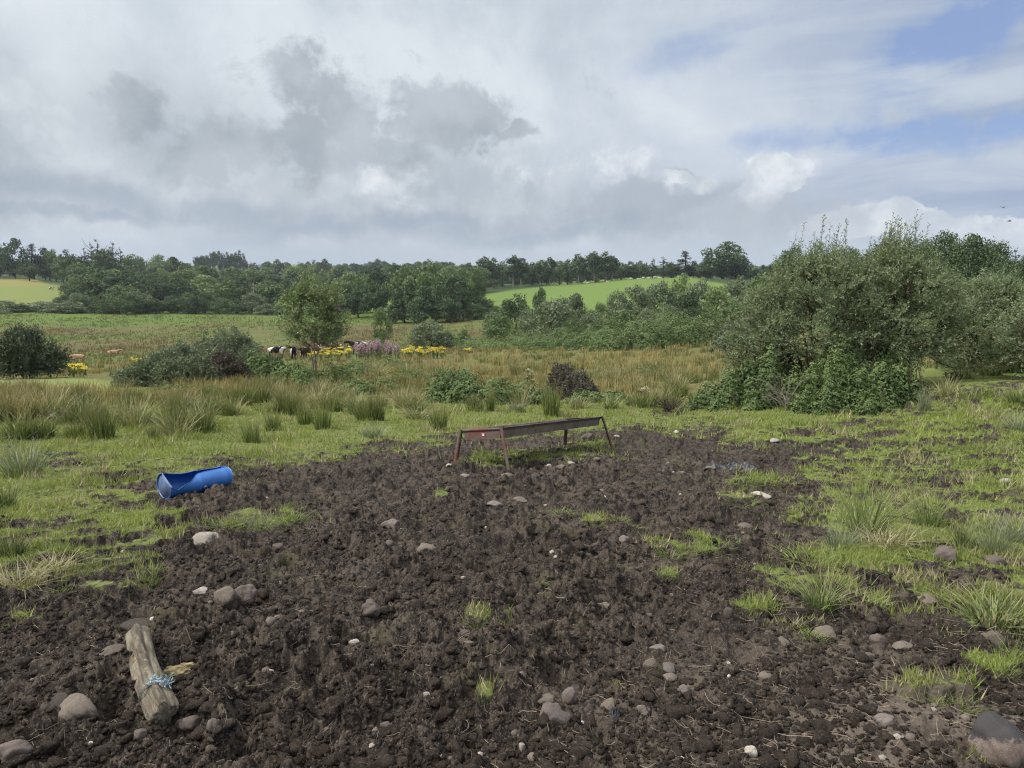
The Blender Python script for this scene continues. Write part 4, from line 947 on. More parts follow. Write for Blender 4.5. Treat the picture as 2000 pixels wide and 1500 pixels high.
def build_rushes(m):
    TK['dk'] = [rush_mesh('dark_rush_blades', 560 + i, m['rush_d'], 190, .24, .26, .024, .4, .15) for i in range(4)]
    for k, mt in (('g', 'rush_g'), ('b', 'rush_b'), ('p', 'rush_p')):
        TK[k] = [rush_mesh('rush_blades', 500 + i * 3 + ord(k), m[mt], 170, .24, .46, .024, .22, .35) for i in range(6)]
        TK[k + 'n'] = [rush_mesh('narrow_rush_blades', 540 + i * 3 + ord(k), m[mt], 160, .24, .34, .024, .35, .2) for i in range(4)]
    TK['big'] = [rush_mesh('foreground_rush_blades', 580 + i, m['rush_g'], 150, .10, .48, .0085, .35, .35) for i in range(2)]
    TK['bigp'] = [rush_mesh('foreground_pale_blades', 585 + i, m['rush_p'], 210, .16, .5, .009, .3, .4) for i in range(2)]
    TK['straw'] = [rush_mesh('straw_blades', 590 + i, m['straw'], 150, .26, .6, .014, .2, .7) for i in range(3)]
    TK['turf'] = [rush_mesh('turf_tuft_blades', 595 + i, m['weed'], 80, .42, .6, .022, .25, .6) for i in range(3)]
    L = [(630, 842, 62, 56, 'dk', 'stout dark green rush tussock'), (492, 868, 50, 52, 'dk', 'ragged green rush tussock'), (303, 862, 38, 36, 'dk', 'short green rush tussock'), (392, 846, 48, 80, 'dk', 'wide spreading green rush tussock'),
         (735, 826, 64, 56, 'dk', 'bushy green rush tussock'), (858, 842, 62, 56, 'dk', 'vase shaped green rush tussock'), (1076, 814, 76, 58, 'dk', 'tall vivid green rush tussock'), (958, 806, 58, 28, 'dk', 'narrow upright dark rush tussock'),
         (341, 820, 68, 36, 'dk', 'narrow upright green rush tussock'), (575, 812, 46, 60, 'dk', 'green and brown rush tussock'), (728, 858, 32, 62, 'p', 'low blue green rush tussock'), (1196, 802, 38, 54, 'g', 'low green rush tussock'),
         (48, 935, 78, 100, 'p', 'pale blue green rush tussock'), (14, 822, 60, 70, 'b', 'brown and green rush tussock'), (96, 822, 74, 76, 'b', 'large brown rush tussock'), (160, 828, 62, 66, 'g', 'grey green rush tussock'), (262, 836, 68, 74, 'b', 'straw coloured rush tussock'),
         (413, 792, 52, 56, 'dk', 'dark green rush tussock'), (165, 852, 34, 44, 'b', 'thin brown rush tussock'), (455, 812, 48, 56, 'b', 'tawny rush tussock'), (700, 812, 50, 60, 'g', 'loose green rush tussock'), (790, 800, 46, 56, 'b', 'brown tipped rush tussock'),
         (930, 806, 36, 46, 'g', 'small green rush tussock'), (1235, 795, 36, 46, 'g', 'olive rush tussock'), (1285, 790, 50, 52, 'b', 'tawny green rush tussock'), (1130, 800, 36, 50, 'b', 'short brownish rush tussock'), (1010, 806, 30, 50, 'p', 'short grey green rush tussock'),
         (1806, 806, 52, 30, 'p', 'thin reedy upright tussock'), (1848, 775, 48, 50, 'b', 'brownish rush tussock'), (1880, 742, 36, 50, 'g', 'green rush tussock'), (1935, 732, 36, 56, 'g', 'grey green rush tussock'), (1985, 790, 44, 50, 'g', 'green rush tussock'), (1975, 725, 40, 50, 'g', 'green brown rush tussock'),
         (1560, 800, 44, 40, 'p', 'pale wispy rush tussock'), (8, 1000, 60, 70, 'g', 'dark green rush tussock'), (22, 1092, 52, 70, 'g', 'dark green rush tussock'), (1990, 840, 40, 50, 'p', 'pale rush tussock'), (530, 770, 40, 50, 'b', 'brown rush tussock'), (620, 790, 44, 60, 'b', 'brown rush tussock')]
    for a in L: tuss(*a)
    big = [(1688, 1062, 165, 200, 'big', 'tall sparse green rush tussock with long fanning stems'), (1812, 1035, 96, 130, 'big', 'dark green fanning rush tussock'), (1600, 1198, 92, 190, 'big', 'yellow green spreading rush tussock'), (1948, 1215, 62, 170, 'g', 'low wide olive rush tussock'),
           (1940, 1085, 90, 110, 'bigp', 'straw streaked pale rush tussock'), (1880, 1068, 60, 60, 'g', 'upright green rush tussock'), (505, 1030, 62, 90, 'bigp', 'thin pale green rush tussock'), (1730, 1080, 50, 120, 'straw', 'yellowed straw tussock'), (1990, 1060, 70, 90, 'p', 'pale green rush tussock'),
           (40, 1150, 55, 110, 'straw', 'flattened straw coloured tussock'), (110, 1120, 34, 90, 'straw', 'flattened straw tussock'), (1640, 1080, 60, 110, 'bigp', 'thin leaning rush tussock')]
    for a in big: tuss(*a)
    # more in the belt between the turf and the crest, thick enough to read as single tussocks
    n = 0
    while n < 128:
        px = rnd.uniform(-20, 1440); by = rnd.uniform(732, 868)
        lowb = np.interp(px, [0, 250, 450, 600, 1000, 1350, 1450], [872, 868, 856, 842, 826, 812, 790])
        if (by > lowb - 34 and rnd.random() < .72) or by > lowb or (px < 320 and by < 775) or (810 < px < 1150 and 735 < by < 792): continue
        if fbm(np.array([px / 90.]), np.array([by / 18.]), 5, 2)[0] < -.25: continue
        k = rnd.choices(['b', 'g', 'bn', 'dk'], [.34, .2, .12, .34] if by < 800 else [.15, .35, .05, .45])[0]; sc = .5 + .5 * (by - 700) / 130
        tuss(px, by, rnd.uniform(30, 62) * sc, rnd.uniform(46, 84) * sc, k, {'b': 'brown tipped rush tussock', 'g': 'green rush tussock', 'bn': 'upright brown rush tussock', 'dk': 'upright dark green rush tussock'}[k]); n += 1
    # small tufts of grass in the mud
    for a in [(285, 1140, 26, 60), (322, 1000, 16, 40), (540, 1030, 20, 60), (575, 1022, 20, 60), (440, 1035, 16, 60), (933, 1222, 20, 44), (995, 1222, 22, 40), (950, 1366, 44, 32), (1310, 1088, 26, 54), (1402, 1078, 22, 50), (1300, 1135, 24, 44), (1380, 1085, 16, 40),
              (1480, 950, 24, 70), (1520, 945, 20, 60), (1450, 985, 24, 60), (1570, 1005, 20, 50), (1165, 1025, 14, 40), (1210, 1022, 12, 40), (1480, 1205, 26, 70), (1820, 1362, 34, 90), (1880, 1375, 26, 70), (1580, 1110, 26, 90), (1640, 1105, 24, 80), (1975, 1290, 50, 60), (1960, 1325, 30, 60),
              (190, 1160, 16, 60), (120, 1160, 16, 40), (40, 1205, 22, 50), (860, 975, 10, 30), (1555, 1240, 18, 60), (1060, 1145, 10, 26), (960, 1290, 10, 30), (1205, 1320, 14, 20), (1700, 1180, 20, 70), (1440, 1165, 16, 60), (1290, 1300, 10, 30), (1590, 1250, 20, 50), (1100, 1010, 10, 50), (1240, 1030, 10, 30)]:
        tuss(*a, 'turf', 'bright green grass tuft' if a[2] > 15 else 'tiny green grass tuft', 'grass tufts in the mud', None, 'grass_tuft')
def build_grass(m):
    g = rng
    # turf of the near pasture
    N = 540000; px = g.uniform(-480, 2480, N); py = 772 + 730 * g.random(N) ** 1.25
    P = hit(px, py); mk = grid_at('m', P[:, 0], P[:, 1]); d = np.hypot(P[:, 0], P[:, 1])
    edge = mk + 12 * g.normal(size=N); ok = (edge < -2) & (d < 30); thin = g.random(N) < np.interp(d, [2, 5, 9, 30], [1, 1, .9, .75]); ok &= thin
    # bare-ish flecks
    ok &= (fbm(P[:, 0] * 2.6, P[:, 1] * 2.6, 300, 4, .7) + .25 * g.normal(size=N) > np.interp(d, [3, 8, 12], [-.12, -.4, -.75]))
    P = P[ok]; d = d[ok]; px = px[ok]; py = py[ok]; mk = mk[ok]
    P = P + np.concatenate([g.normal(size=(len(P), 2)) * .01, np.zeros((len(P), 1))], 1); P[:, 2] = ground_z(P[:, 0], P[:, 1])
    rough = np.clip(.5 + fbm(P[:, 0] * 1.1, P[:, 1] * 1.1, 310, 3), .1, 1.3)
    rank = sstep(.15, .6, fbm(P[:, 0] * .9, P[:, 1] * .9, 340, 4, .6)) * sstep(7, 12, d)
    h = (.016 + .030 * g.random(len(P))) * (.5 + rough) * (1 + d / 26) * (1 + 1.6 * rank); w = (.0035 + .0013 * d) * g.uniform(.6, 1.2, len(P))
    V, F, v, t = blades(P, h, w, 1.1, g); tone = np.repeat(np.clip(.5 + .55 * fbm(P[:, 0] * .8, P[:, 1] * .8, 320, 3), 0, 1), 3) * .6 + v * .4
    dry = np.repeat(fbm(P[:, 0] * 1.7, P[:, 1] * 1.7, 330, 3) + .6 * rank + .45 * g.normal(size=len(P)) + np.interp(d, [3, 9, 14], [.25, -.1, -.35]) > .45, 3)
    for nm, sel, mt, lb in (('turf_grass', ~dry, 'turf', 'short bright green grazed grass'), ('dry_grass', dry, 'straw', 'pale dry blades mixed through the grass')):
        Vs = V[sel]; tag(ob(nm, mesh(nm, Vs, np.arange(len(Vs)).reshape(-1, 3), [m[mt]], {'v': tone[sel], 't': t[sel] * .8})), lb, 'grass', kind='stuff')
    # rush belt
    N = 16500; px = g.uniform(-480, 2400, N); py = g.uniform(676, 840, N); P = hit(px, py); d = np.hypot(P[:, 0], P[:, 1])
    lowb = np.interp(px, [-480, 0, 250, 450, 600, 1000, 1350, 1450, 1460, 1800, 2100], [840, 838, 835, 815, 800, 797, 780, 720, 700, 735, 735]) - 22 + 22 * fbm(P[:, 0] * .7, P[:, 0] * 0 + 3.3, 405, 3)
    dens = np.clip(.6 + 1.5 * fbm(P[:, 0] * .45, P[:, 1] * .45, 400, 3), .04, 1)
    ok = (py < lowb) & (d > 17) & (d < 72) & (g.random(N) < dens) & ~((px < 330) & (py < 772) & (py > 735)) & ~((px > 840) & (px < 1060) & (py > 770))
    P = P[ok]; d = d[ok]; k = 15; C_ = np.repeat(P, k, 0); D = np.repeat(d, k); C_[:, :2] += g.normal(size=(len(C_), 2)) * .13; C_[:, 2] = ground_z(C_[:, 0], C_[:, 1])
    hh = np.repeat(g.uniform(.18, .60, len(P)), k) * g.uniform(.6, 1.1, len(C_)); V, F, v, t = blades(C_, hh, (.008 + .0006 * D) * g.uniform(.7, 1.2, len(C_)), .55, g, 2)
    tn = np.repeat(np.repeat(np.clip(.5 + .7 * fbm(P[:, 0] * .2, P[:, 1] * .2, 410, 3) + .28 * g.normal(size=len(P)), 0, 1), k), 5) * .75 + v * .25
    tag(ob('rushes', mesh('rushes', V, F, [m['rush_far']], {'v': tn, 't': t})), 'dense brown and olive rushes covering the rise behind the turf', 'rushes', kind='stuff')
    # rough field in the valley
    N = 24000; px = g.uniform(-100, 1500, N); py = g.uniform(606, 712, N); P = hit(px, py); d = np.hypot(P[:, 0], P[:, 1])
    ok = (d > 66) & (d < 246) & (fbm(P[:, 0] * .05, P[:, 1] * .022, 221, 4) + .35 * g.normal(size=N) > -.1); P = P[ok]; d = d[ok]; k = 4; C_ = np.repeat(P, k, 0); D = np.repeat(d, k); C_[:, :2] += g.normal(size=(len(C_), 2)) * .3; C_[:, 2] = ground_z(C_[:, 0], C_[:, 1])
    V, F, v, t = blades(C_, g.uniform(.2, .5, len(C_)), (.03 + .0006 * D), .5, g); tag(ob('field_rushes', mesh('field_rushes', V, F, [m['turf_far']], {'v': np.clip(v * .35 + .35 + .9 * np.repeat(fbm(C_[:, 0] * .045, C_[:, 1] * .02, 221, 4), 3), 0, 1), 't': t})), 'low brown and green rushes over the valley field', 'rushes', kind='stuff')
    # dead roots and straw on the mud
    N = 6400; px = g.uniform(-400, 2400, N); py = 880 + 640 * g.random(N) ** .8; P = hit(px, py); mk = grid_at('m', P[:, 0], P[:, 1]); ok = (mk > 4) & (g.random(N) < np.interp(px, [0, 900, 1500, 2000], [.35, .5, 1, 1])); P = P[ok]; n = len(P)
    th = g.uniform(0, 6.28, n); ln = g.uniform(.015, .075, n) * g.choice([1, 1, 1, 2.0], n); cv = g.normal(size=n) * .4; d = np.hypot(P[:, 0], P[:, 1]); w = (.0004 + .0003 * d) * g.uniform(.5, 1.1, n); S_ = 5; T = np.linspace(-.5, .5, S_); V = []
    zs = []
    for t in T:
        a = th + cv * t; q = P[:, :2] + np.stack([np.cos(a), np.sin(a)], 1) * (ln * t)[:, None]; z = ground_z(q[:, 0], q[:, 1]); zs.append(z); V.append((q, a))
    zs = np.array(zs); zs = np.maximum(zs, zs.mean(0)) + .003; out = []
    for i, (q, a) in enumerate(V):
        s_ = np.stack([-np.sin(a), np.cos(a)], 1) * (w / 2)[:, None]; z = zs[i][:, None] + .006 * g.random((n, 1)); out.append(np.stack([np.concatenate([q - s_, z], 1), np.concatenate([q + s_, z + .001], 1)], 1))
    V = np.stack(out, 1).reshape(-1, 3); i = (np.arange(n) * S_ * 2)[:, None]; j = (np.arange(S_ - 1) * 2)[None, :]; F = np.stack([i + j, i + j + 1, i + j + 3, i + j + 2], -1).reshape(-1, 4)
    tag(ob('dead_roots', mesh('dead_roots', V, F, [m['root']], {'v': np.repeat(g.random(n) ** 1.5, S_ * 2)})), 'pale dead roots and bits of straw strewn over the mud', 'straw litter', kind='stuff')
def ico(sub):
    import bmesh
    bm = bmesh.new(); bmesh.ops.create_icosphere(bm, subdivisions=sub, radius=1); V = np.array([v.co[:] for v in bm.verts]); F = np.array([[v.index for v in f.verts] for f in bm.faces]); bm.free(); return V, F
def rock_shape(sub, seed, rough=.16, facet=0):
    V, F = ico(sub); g = np.random.default_rng(seed); o = g.uniform(0, 50, 3)
    n = fbm(V[:, 0] * .9 + o[0] + V[:, 2] * .7, V[:, 1] * .9 + o[1] - V[:, 2] * .6, seed, 3); r = 1 + rough * n
    if facet:
        for k in range(facet):
            q = unit(g.normal(size=(1, 3)))[0]; c = g.uniform(.62, .85); t = V @ q * r; r = np.where(t > c, r * (c + .12 * (t - c)) / np.maximum(t, 1e-6), r)
    r = r * (1 + .015 * perlin(V[:, 0] * 7 + o[2], V[:, 1] * 7 + V[:, 2] * 5, seed + 4))
    return V * r[:, None], F
def build_clods(m):
    g = rng
    for nm, sub, N, r0, r1, pw, lb in (('mud_crumbs', 1, 58000, .0025, .0105, 1.8, 'crumbs of brown soil lying all over the mud patch'), ('mud_clods', 2, 5400, .008, .026, 2.4, 'broken dark clods of soil heaved up over the mud patch')):
        V0, F0 = ico(sub); shapes = [rock_shape(sub, 700 + i, .95, 5)[0] * np.array([1.2, .85, .7]) for i in range(14)]
        px = g.uniform(-400, 2400, N); py = 880 + 640 * g.random(N); P = hit(px, py); mk = grid_at('m', P[:, 0], P[:, 1]); ok = (mk > 5) & (fbm(P[:, 0] * 1.6, P[:, 1] * 1.6, 600, 3) + .4 * g.normal(size=N) > (-.3 if sub == 1 else -.05)); P = P[ok]; P[:, 2] = ground_z(P[:, 0], P[:, 1]); n = len(P); d = np.hypot(P[:, 0], P[:, 1])
        r = (r0 + r1 * g.random(n) ** pw) * (1 + d / (9. if sub == 1 else 14)); I = g.integers(14, size=n); a = g.uniform(0, 6.28, n); b = g.normal(size=n) * .5; S_ = np.stack(shapes)[I]; c, s = np.cos(a)[:, None], np.sin(a)[:, None]; cb, sb = np.cos(b)[:, None], np.sin(b)[:, None]
        Y0 = S_[:, :, 1] * cb - S_[:, :, 2] * sb; Z = S_[:, :, 1] * sb + S_[:, :, 2] * cb; X = S_[:, :, 0] * c - Y0 * s; Y = S_[:, :, 0] * s + Y0 * c; V = np.stack([X, Y, Z], -1) * r[:, None, None] + P[:, None, :] + np.array([0, 0, .12]) * r[:, None, None]
        F = (F0[None] + (np.arange(n) * len(V0))[:, None, None]).reshape(-1, 3); tag(ob(nm, mesh(nm, V.reshape(-1, 3), F, [m['clod']], None, sub == 2)), lb, 'soil clods', kind='stuff')
STONES = [(398, 1062, 44, 34, 'st_pale', 'large pale cream stone', 'knobbly'), (437, 1190, 46, 44, 'st_tan', 'rounded brown stone, left of the upright pair', 0), (477, 1178, 40, 48, 'st_grey', 'upright grey stone, right of the close pair', 0), (392, 1166, 26, 15, 'st_pale', 'small pale stone', 0),
          (763, 1028, 34, 24, 'st_pink', 'pinkish stone', 0), (831, 1078, 38, 32, 'st_tan', 'round tan stone', 0), (725, 1192, 42, 40, 'st_grey', 'half buried grey stone', 0), (760, 1064, 18, 12, 'st_grey', 'small grey stone', 0), (968, 996, 38, 16, 'st_pink', 'flat pinkish stone', 'flat'), (1014, 1007, 22, 15, 'st_grey', 'small rounded grey stone', 0),
          (1016, 978, 28, 10, 'st_tan', 'thin flat brown stone', 'flat'), (1176, 957, 22, 15, 'st_tan', 'small tan stone, upper of a close pair', 0), (1177, 973, 20, 17, 'st_grey', 'small grey stone, lower of a close pair', 0), (909, 938, 20, 9, 'st_pink', 'small flat pink stone', 'flat'), (986, 934, 32, 15, 'st_tan', 'broad low brown stone', 0), (876, 914, 14, 8, 'st_pale', 'small pale stone', 0),
          (1037, 907, 9, 6, 'st_pale', 'tiny pale stone', 0), (1069, 910, 14, 10, 'st_grey', 'small grey stone', 0), (1073, 916, 12, 8, 'st_pale', 'small pale stone', 0), (1085, 912, 14, 10, 'st_tan', 'small tan stone', 0), (1096, 918, 16, 10, 'st_tan', 'small brown stone', 0), (1116, 917, 14, 8, 'st_pale', 'small pale stone', 0), (1069, 930, 16, 10, 'st_grey', 'grey stone', 0),
          (1141, 896, 16, 9, 'st_tan', 'low tan stone', 0), (1166, 911, 14, 8, 'st_tan', 'low brown stone', 0), (1316, 918, 15, 8, 'st_pale', 'pale stone', 0), (1332, 920, 16, 10, 'st_tan', 'tan stone', 0), (1388, 922, 26, 10, 'st_tan', 'low tan stone', 0), (1321, 851, 10, 8, 'st_white', 'small white stone', 0), (1204, 857, 12, 7, 'st_pale', 'small pale stone', 0), (1124, 956, 9, 10, 'st_white', 'small chalk white stone', 0),
          (1181, 1180, 24, 18, 'st_tan', 'rounded tan stone', 0), (907, 1238, 20, 14, 'st_grey', 'small grey stone', 0), (917, 1262, 28, 15, 'st_tan', 'low brown stone', 0), (1289, 1262, 38, 27, 'st_pink', 'smooth light brown stone', 0), (1272, 1290, 28, 22, 'st_tan', 'rounded tan stone', 0), (1308, 1302, 34, 22, 'st_pink', 'blotched light stone', 0), (1309, 1314, 28, 14, 'st_tan', 'low tan stone', 0),
          (1071, 1360, 38, 30, 'st_tan', 'round brown stone with a hollow beside it', 0), (1113, 1378, 34, 42, 'st_grey', 'pointed upright grey stone', 'point'), (1080, 1418, 68, 52, 'st_grey', 'largest smooth brown grey stone', 'block'), (1190, 1377, 30, 28, 'st_tan', 'angular tan stone', 0), (1256, 1388, 30, 30, 'st_tan', 'dull brown stone', 0), (1338, 1340, 26, 18, 'st_pink', 'rounded pinkish stone', 0),
          (1020, 1448, 16, 25, 'st_pale', 'narrow upright whitish stone', 'point'), (1042, 1476, 26, 17, 'st_tan', 'small angular stone', 0), (833, 1359, 13, 11, 'st_pale', 'tiny pale stone', 0), (752, 1388, 24, 24, 'st_grey', 'grey chipped stone', 0), (1000, 1417, 10, 8, 'st_white', 'tiny white stone', 0), (1137, 1411, 10, 9, 'st_white', 'tiny white pebble', 0), (1118, 1468, 12, 9, 'st_white', 'white pebble', 0), (1132, 1480, 8, 7, 'st_white', 'smallest white pebble', 0),
          (1614, 1242, 42, 28, 'st_tan', 'rounded tan stone', 0), (1528, 1257, 30, 22, 'st_tan', 'rounded brown stone', 0), (1717, 1253, 32, 20, 'st_grey', 'rounded grey stone', 0), (1766, 1270, 32, 14, 'st_tan', 'low light brown stone', 'flat'), (1849, 1106, 36, 28, 'st_grey', 'round grey stone', 0), (1946, 1112, 32, 18, 'st_tan', 'brown stone', 0), (1943, 1252, 36, 34, 'st_tan', 'brown stone', 0), (1497, 1322, 28, 24, 'st_tan', 'rounded tan stone', 0),
          (1733, 1422, 36, 28, 'st_pink', 'light pinkish stone', 0), (1755, 1457, 20, 12, 'st_pale', 'small pale stone', 0), (1779, 1456, 20, 14, 'st_tan', 'small brown stone', 0), (1468, 1477, 28, 22, 'st_pale', 'pale angular stone', 'point'), (1333, 1476, 9, 8, 'st_white', 'tiny white stone', 0), (1422, 1290, 10, 6, 'st_white', 'tiny white stone', 0), (1966, 1490, 90, 84, 'st_big', 'largest boulder, dark on top and pinkish below', 'block'),
          (1457, 1020, 30, 13, 'st_tan', 'low brown stone', 'flat'), (1490, 971, 36, 12, 'st_pale', 'flat pale stone', 'flat'), (1818, 1176, 30, 14, 'st_tan', 'low brown stone', 0), (1971, 950, 22, 16, 'st_pale', 'pale stone', 0), (1511, 865, 24, 8, 'st_pale', 'flat pale stone', 'flat'), (217, 1295, 46, 20, 'st_tan', 'long low brown stone', 'flat'), (149, 1406, 62, 42, 'st_tan', 'large tilted tan stone', 'block'), (22, 1478, 56, 50, 'st_grey', 'big round grey stone', 0),
          (370, 1406, 44, 34, 'st_grey', 'squarish grey stone', 'block'), (415, 1432, 28, 34, 'st_grey', 'narrow tilted grey stone', 'point'), (274, 1434, 28, 26, 'st_grey', 'small block of grey stone', 'block'), (102, 1389, 46, 12, 'st_dark', 'thin dark slate', 'flat'), (529, 1246, 20, 20, 'st_tan', 'small brown stone', 0), (691, 1256, 18, 10, 'st_pale', 'small pale stone', 0), (590, 1494, 34, 20, 'st_tan', 'tan stone', 0), (537, 1058, 24, 10, 'st_tan', 'small flat stone', 'flat'),
          (1219, 1063, 22, 12, 'st_pink', 'pale brown stone', 0), (1423, 1222, 22, 30, 'st_dark', 'thin dark upright slab', 'point'), (1148, 862, 30, 22, 'st_grey', 'mossy grey boulder', 0), (298, 1222, 10, 8, 'st_white', 'tiny white stone', 0), (262, 1228, 56, 16, 'st_dark', 'long tilted slab of dark slate', 'flat'), (1700, 1272, 20, 10, 'st_tan', 'small brown stone', 0), (540, 1190, 14, 8, 'st_tan', 'small brown stone', 0)]
def build_stones(m):
    lib = {0: [rock_shape(4, 800 + i, .30, 3 + i % 3) for i in range(8)], 'flat': [rock_shape(4, 820 + i, .22, 3) for i in range(3)], 'block': [rock_shape(4, 830 + i, .30, 6) for i in range(3)], 'point': [rock_shape(4, 840 + i, .2, 4) for i in range(3)], 'knobbly': [rock_shape(4, 850, .4, 3)]}
    cache = {}
    def put(px, by, w, h, mt, look, sh, group, label=None, nm='stone'):
        p = hit(px, by)[0]; d = math.hypot(p[0], p[1]); s = w * d / FPX / 2; hz = h * d / FPX / 2; i = rnd.randrange(len(lib[sh])); key = (sh, i, mt)
        if key not in cache: cache[key] = mesh('rock', lib[sh][i][0], lib[sh][i][1], [m[mt]], None, True)
        z = ground_z(p[0] + np.array([-s, 0, s, 0, 0]) * .6, p[1] + np.array([0, -s, 0, s, 0]) * .6); z0 = float(np.median(z))
        o = ob(nm, cache[key], None, (p[0], p[1] + s * .35, z0 + hz * .25)); o.rotation_euler = (rnd.uniform(-.15, .15), rnd.uniform(-.2, .2), rnd.uniform(-.5, .5) + (math.pi if rnd.random() < .5 else 0)); 
        if mt == 'st_big': o.rotation_euler = (0, .05, .15)
        if sh == 'point': hz *= 1.12
        o.scale = (s * 1.08, s * rnd.uniform(.75, 1.05), hz * 1.12 if h > 12 else hz * 1.25)
        reg(o, px, by - h / 2, (look, 'lying in the churned mud'), 'stone', group, label); return o
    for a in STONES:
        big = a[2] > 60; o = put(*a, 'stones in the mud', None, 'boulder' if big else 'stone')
    n = 0
    while n < 120:
        px = rnd.uniform(0, 2000); py = 880 + 610 * rnd.random(); p = hit(px, py)[0]
        if grid_at('m', p[0:1], p[1:2])[0] < 8: continue
        w = rnd.uniform(5, 13) * (.6 + .6 * (py - 850) / 600)
        o = put(px, py, w, w * rnd.uniform(.55, .8), rnd.choices(['st_tan', 'st_grey', 'st_pink', 'st_pale', 'st_white'], [.4, .2, .2, .12, .08])[0], 'x', 0, 'pebbles in the mud', 'tiny pebble half pressed into the churned brown mud', 'pebble'); o['cat_'] = 1; n += 1
def box(A, c, s, R_=None, **at_):
    V = np.array([[x, y, z] for x in (-.5, .5) for y in (-.5, .5) for z in (-.5, .5)]) * np.array(s)
    if R_ is not None: V = V @ R_.T
    A.add(V + np.array(c), np.array([[0, 1, 3, 2], [4, 6, 7, 5], [0, 4, 5, 1], [2, 3, 7, 6], [0, 2, 6, 4], [1, 5, 7, 3]]), **at_)
def bar(A, p, q, sec, up=(0, 0, 1)):
    """bar with the polygon section sec (local u, v) from p to q"""
    p = np.array(p, float); q = np.array(q, float); d = unit((q - p)[None])[0]; u = unit(np.cross(d, np.array(up, float))[None])[0]; w = np.cross(u, d); S_ = np.array(sec); n = len(S_)
    ring = lambda c: c + S_[:, :1] * u + S_[:, 1:] * w
    V = np.concatenate([ring(p), ring(q)]); F = [[i, (i + 1) % n, n + (i + 1) % n, n + i] for i in range(n)]
    A.add(V, [np.array(F)]); A.add(ring(p), [np.arange(n)[None, ::-1]]); A.add(ring(q), [np.arange(n)[None]])
def plate(A, pts, t, nrm):
    """flat plate: polygon pts thickened by t along nrm"""
    P = np.array(pts, float); nrm = np.array(nrm, float) * t; n = len(P); V = np.concatenate([P, P + nrm]); F = np.array([[i, (i + 1) % n, n + (i + 1) % n, n + i] for i in range(n)])
    A.add(V, [F]); A.add(P.copy(), [np.arange(n)[None, ::-1]]); A.add(P + nrm, [np.arange(n)[None]])
def atp(px, py, d):
    x, y, z = ray(px, float(py)); k = d / math.hypot(x, y); return np.array([x * k, y * k, CAMH + z * k])
def build_trough(m):
    NL, NR, FR, FL = [atp(*q) for q in ((909, 838, 9.75), (973, 836, 9.40), (1178, 813, 11.95), (1103, 818, 12.32))]
    near, far = (NL + NR) / 2, (FL + FR) / 2; Lh = float(np.linalg.norm(far - near)); ax = (far - near) / Lh; rt = unit(((NR - NL) + (FR - FL))[None])[0]; rt = unit((rt - ax * (rt @ ax))[None])[0]; up = np.cross(rt, ax)
    H = .455; wt = float(np.linalg.norm(NR - NL) + np.linalg.norm(FR - FL)) / 4 * .93; wb = wt - .035; dp = .135; org = near - up * H
    e = empty('feed_trough', org); e.rotation_euler = mathutils.Matrix(np.stack([rt, ax, up], 1).tolist()).to_euler(); t = .004; A = Acc()
    for s in (-1, 1): plate(A, [(s * wt, 0.012, H - .03), (s * wt, Lh - .012, H - .03), (s * wb, Lh - .012, H - dp), (s * wb, 0.012, H - dp)], t, (-s, 0, 0))
    plate(A, [(-wb, .012, H - dp), (wb, .012, H - dp), (wb, Lh - .012, H - dp), (-wb, Lh - .012, H - dp)], t, (0, 0, -1)); ob('pan', A.build('pan', [m['galv']]), e)
    Lsec = [(0, 0), (.042, 0), (.042, .005), (.005, .005), (.005, .042), (0, .042)]
    A = Acc()
    for s in (-1, 1):
        sec = [(s * a, b) for a, b in [(-.004, .0), (.03, 0), (.03, -.006), (.002, -.006), (.002, -.04), (-.004, -.04)]]; bar(A, (s * (wt - .002), -.005, H), (s * (wt - .002), Lh + .005, H), sec)
    ob('long_rim', A.build('long_rim', [m['galv']]), e)
    for y0, s in ((0, -1), (Lh, 1)):
        A = Acc(); plate(A, [(-wt + .01, y0, H - .012), (wt - .01, y0, H - .012), (wb, y0, H - dp - .006), (-wb, y0, H - dp - .006)], .006, (0, s, 0)); pl = ob('end_plate', A.build('end_plate', [m['rust']]), e)
        if s == -1:
            A = Acc(); plate(A, [(.005, y0 - .009, H - .065), (.045, y0 - .009, H - .062), (.045, y0 - .009, H - .10), (.008, y0 - .009, H - .098)], .0015, (0, -1, 0)); ob('sticker', A.build('sticker', [m['sticker']]), pl)
        A = Acc(); bar(A, (-wt - .03, y0 + s * .010, H + .002), (wt + .03, y0 + s * .010, H + .002), [(a * -s, b) for a, b in [(.004, 0), (-.036, 0), (-.036, -.006), (-.002, -.006), (-.002, -.035), (.004, -.035)]]); ob('end_rim', A.build('end_rim', [m['rust']]), e)
        for q in (-1, 1):
            A = Acc(); top = np.array([q * (wt + .022), y0 + s * .012, H + .004]); bot = np.array([q * (wt + .135), y0 + s * .075, -.09])
            bar(A, top, bot, [(a * q, b) for a, b in [(-.02, -.02), (.022, -.02), (.022, -.014), (-.014, -.014), (-.014, .022), (-.02, .022)]], (0, -s, 0)); ob('leg', A.build('leg', [m['rust']]), e)
    A = Acc(); tt = np.linspace(0, 1, 2)
    for yy in (Lh * .33, Lh * .67): box(A, (0, yy, H - .006), (wt * 2 - .01, .025, .006))
    ob('cross_strap', A.build('cross_strap', [m['rust']]), e)
    reg(e, 1050, 860, None, 'feed trough', None, 'rusty steel feed trough on four splayed legs standing in the mud')
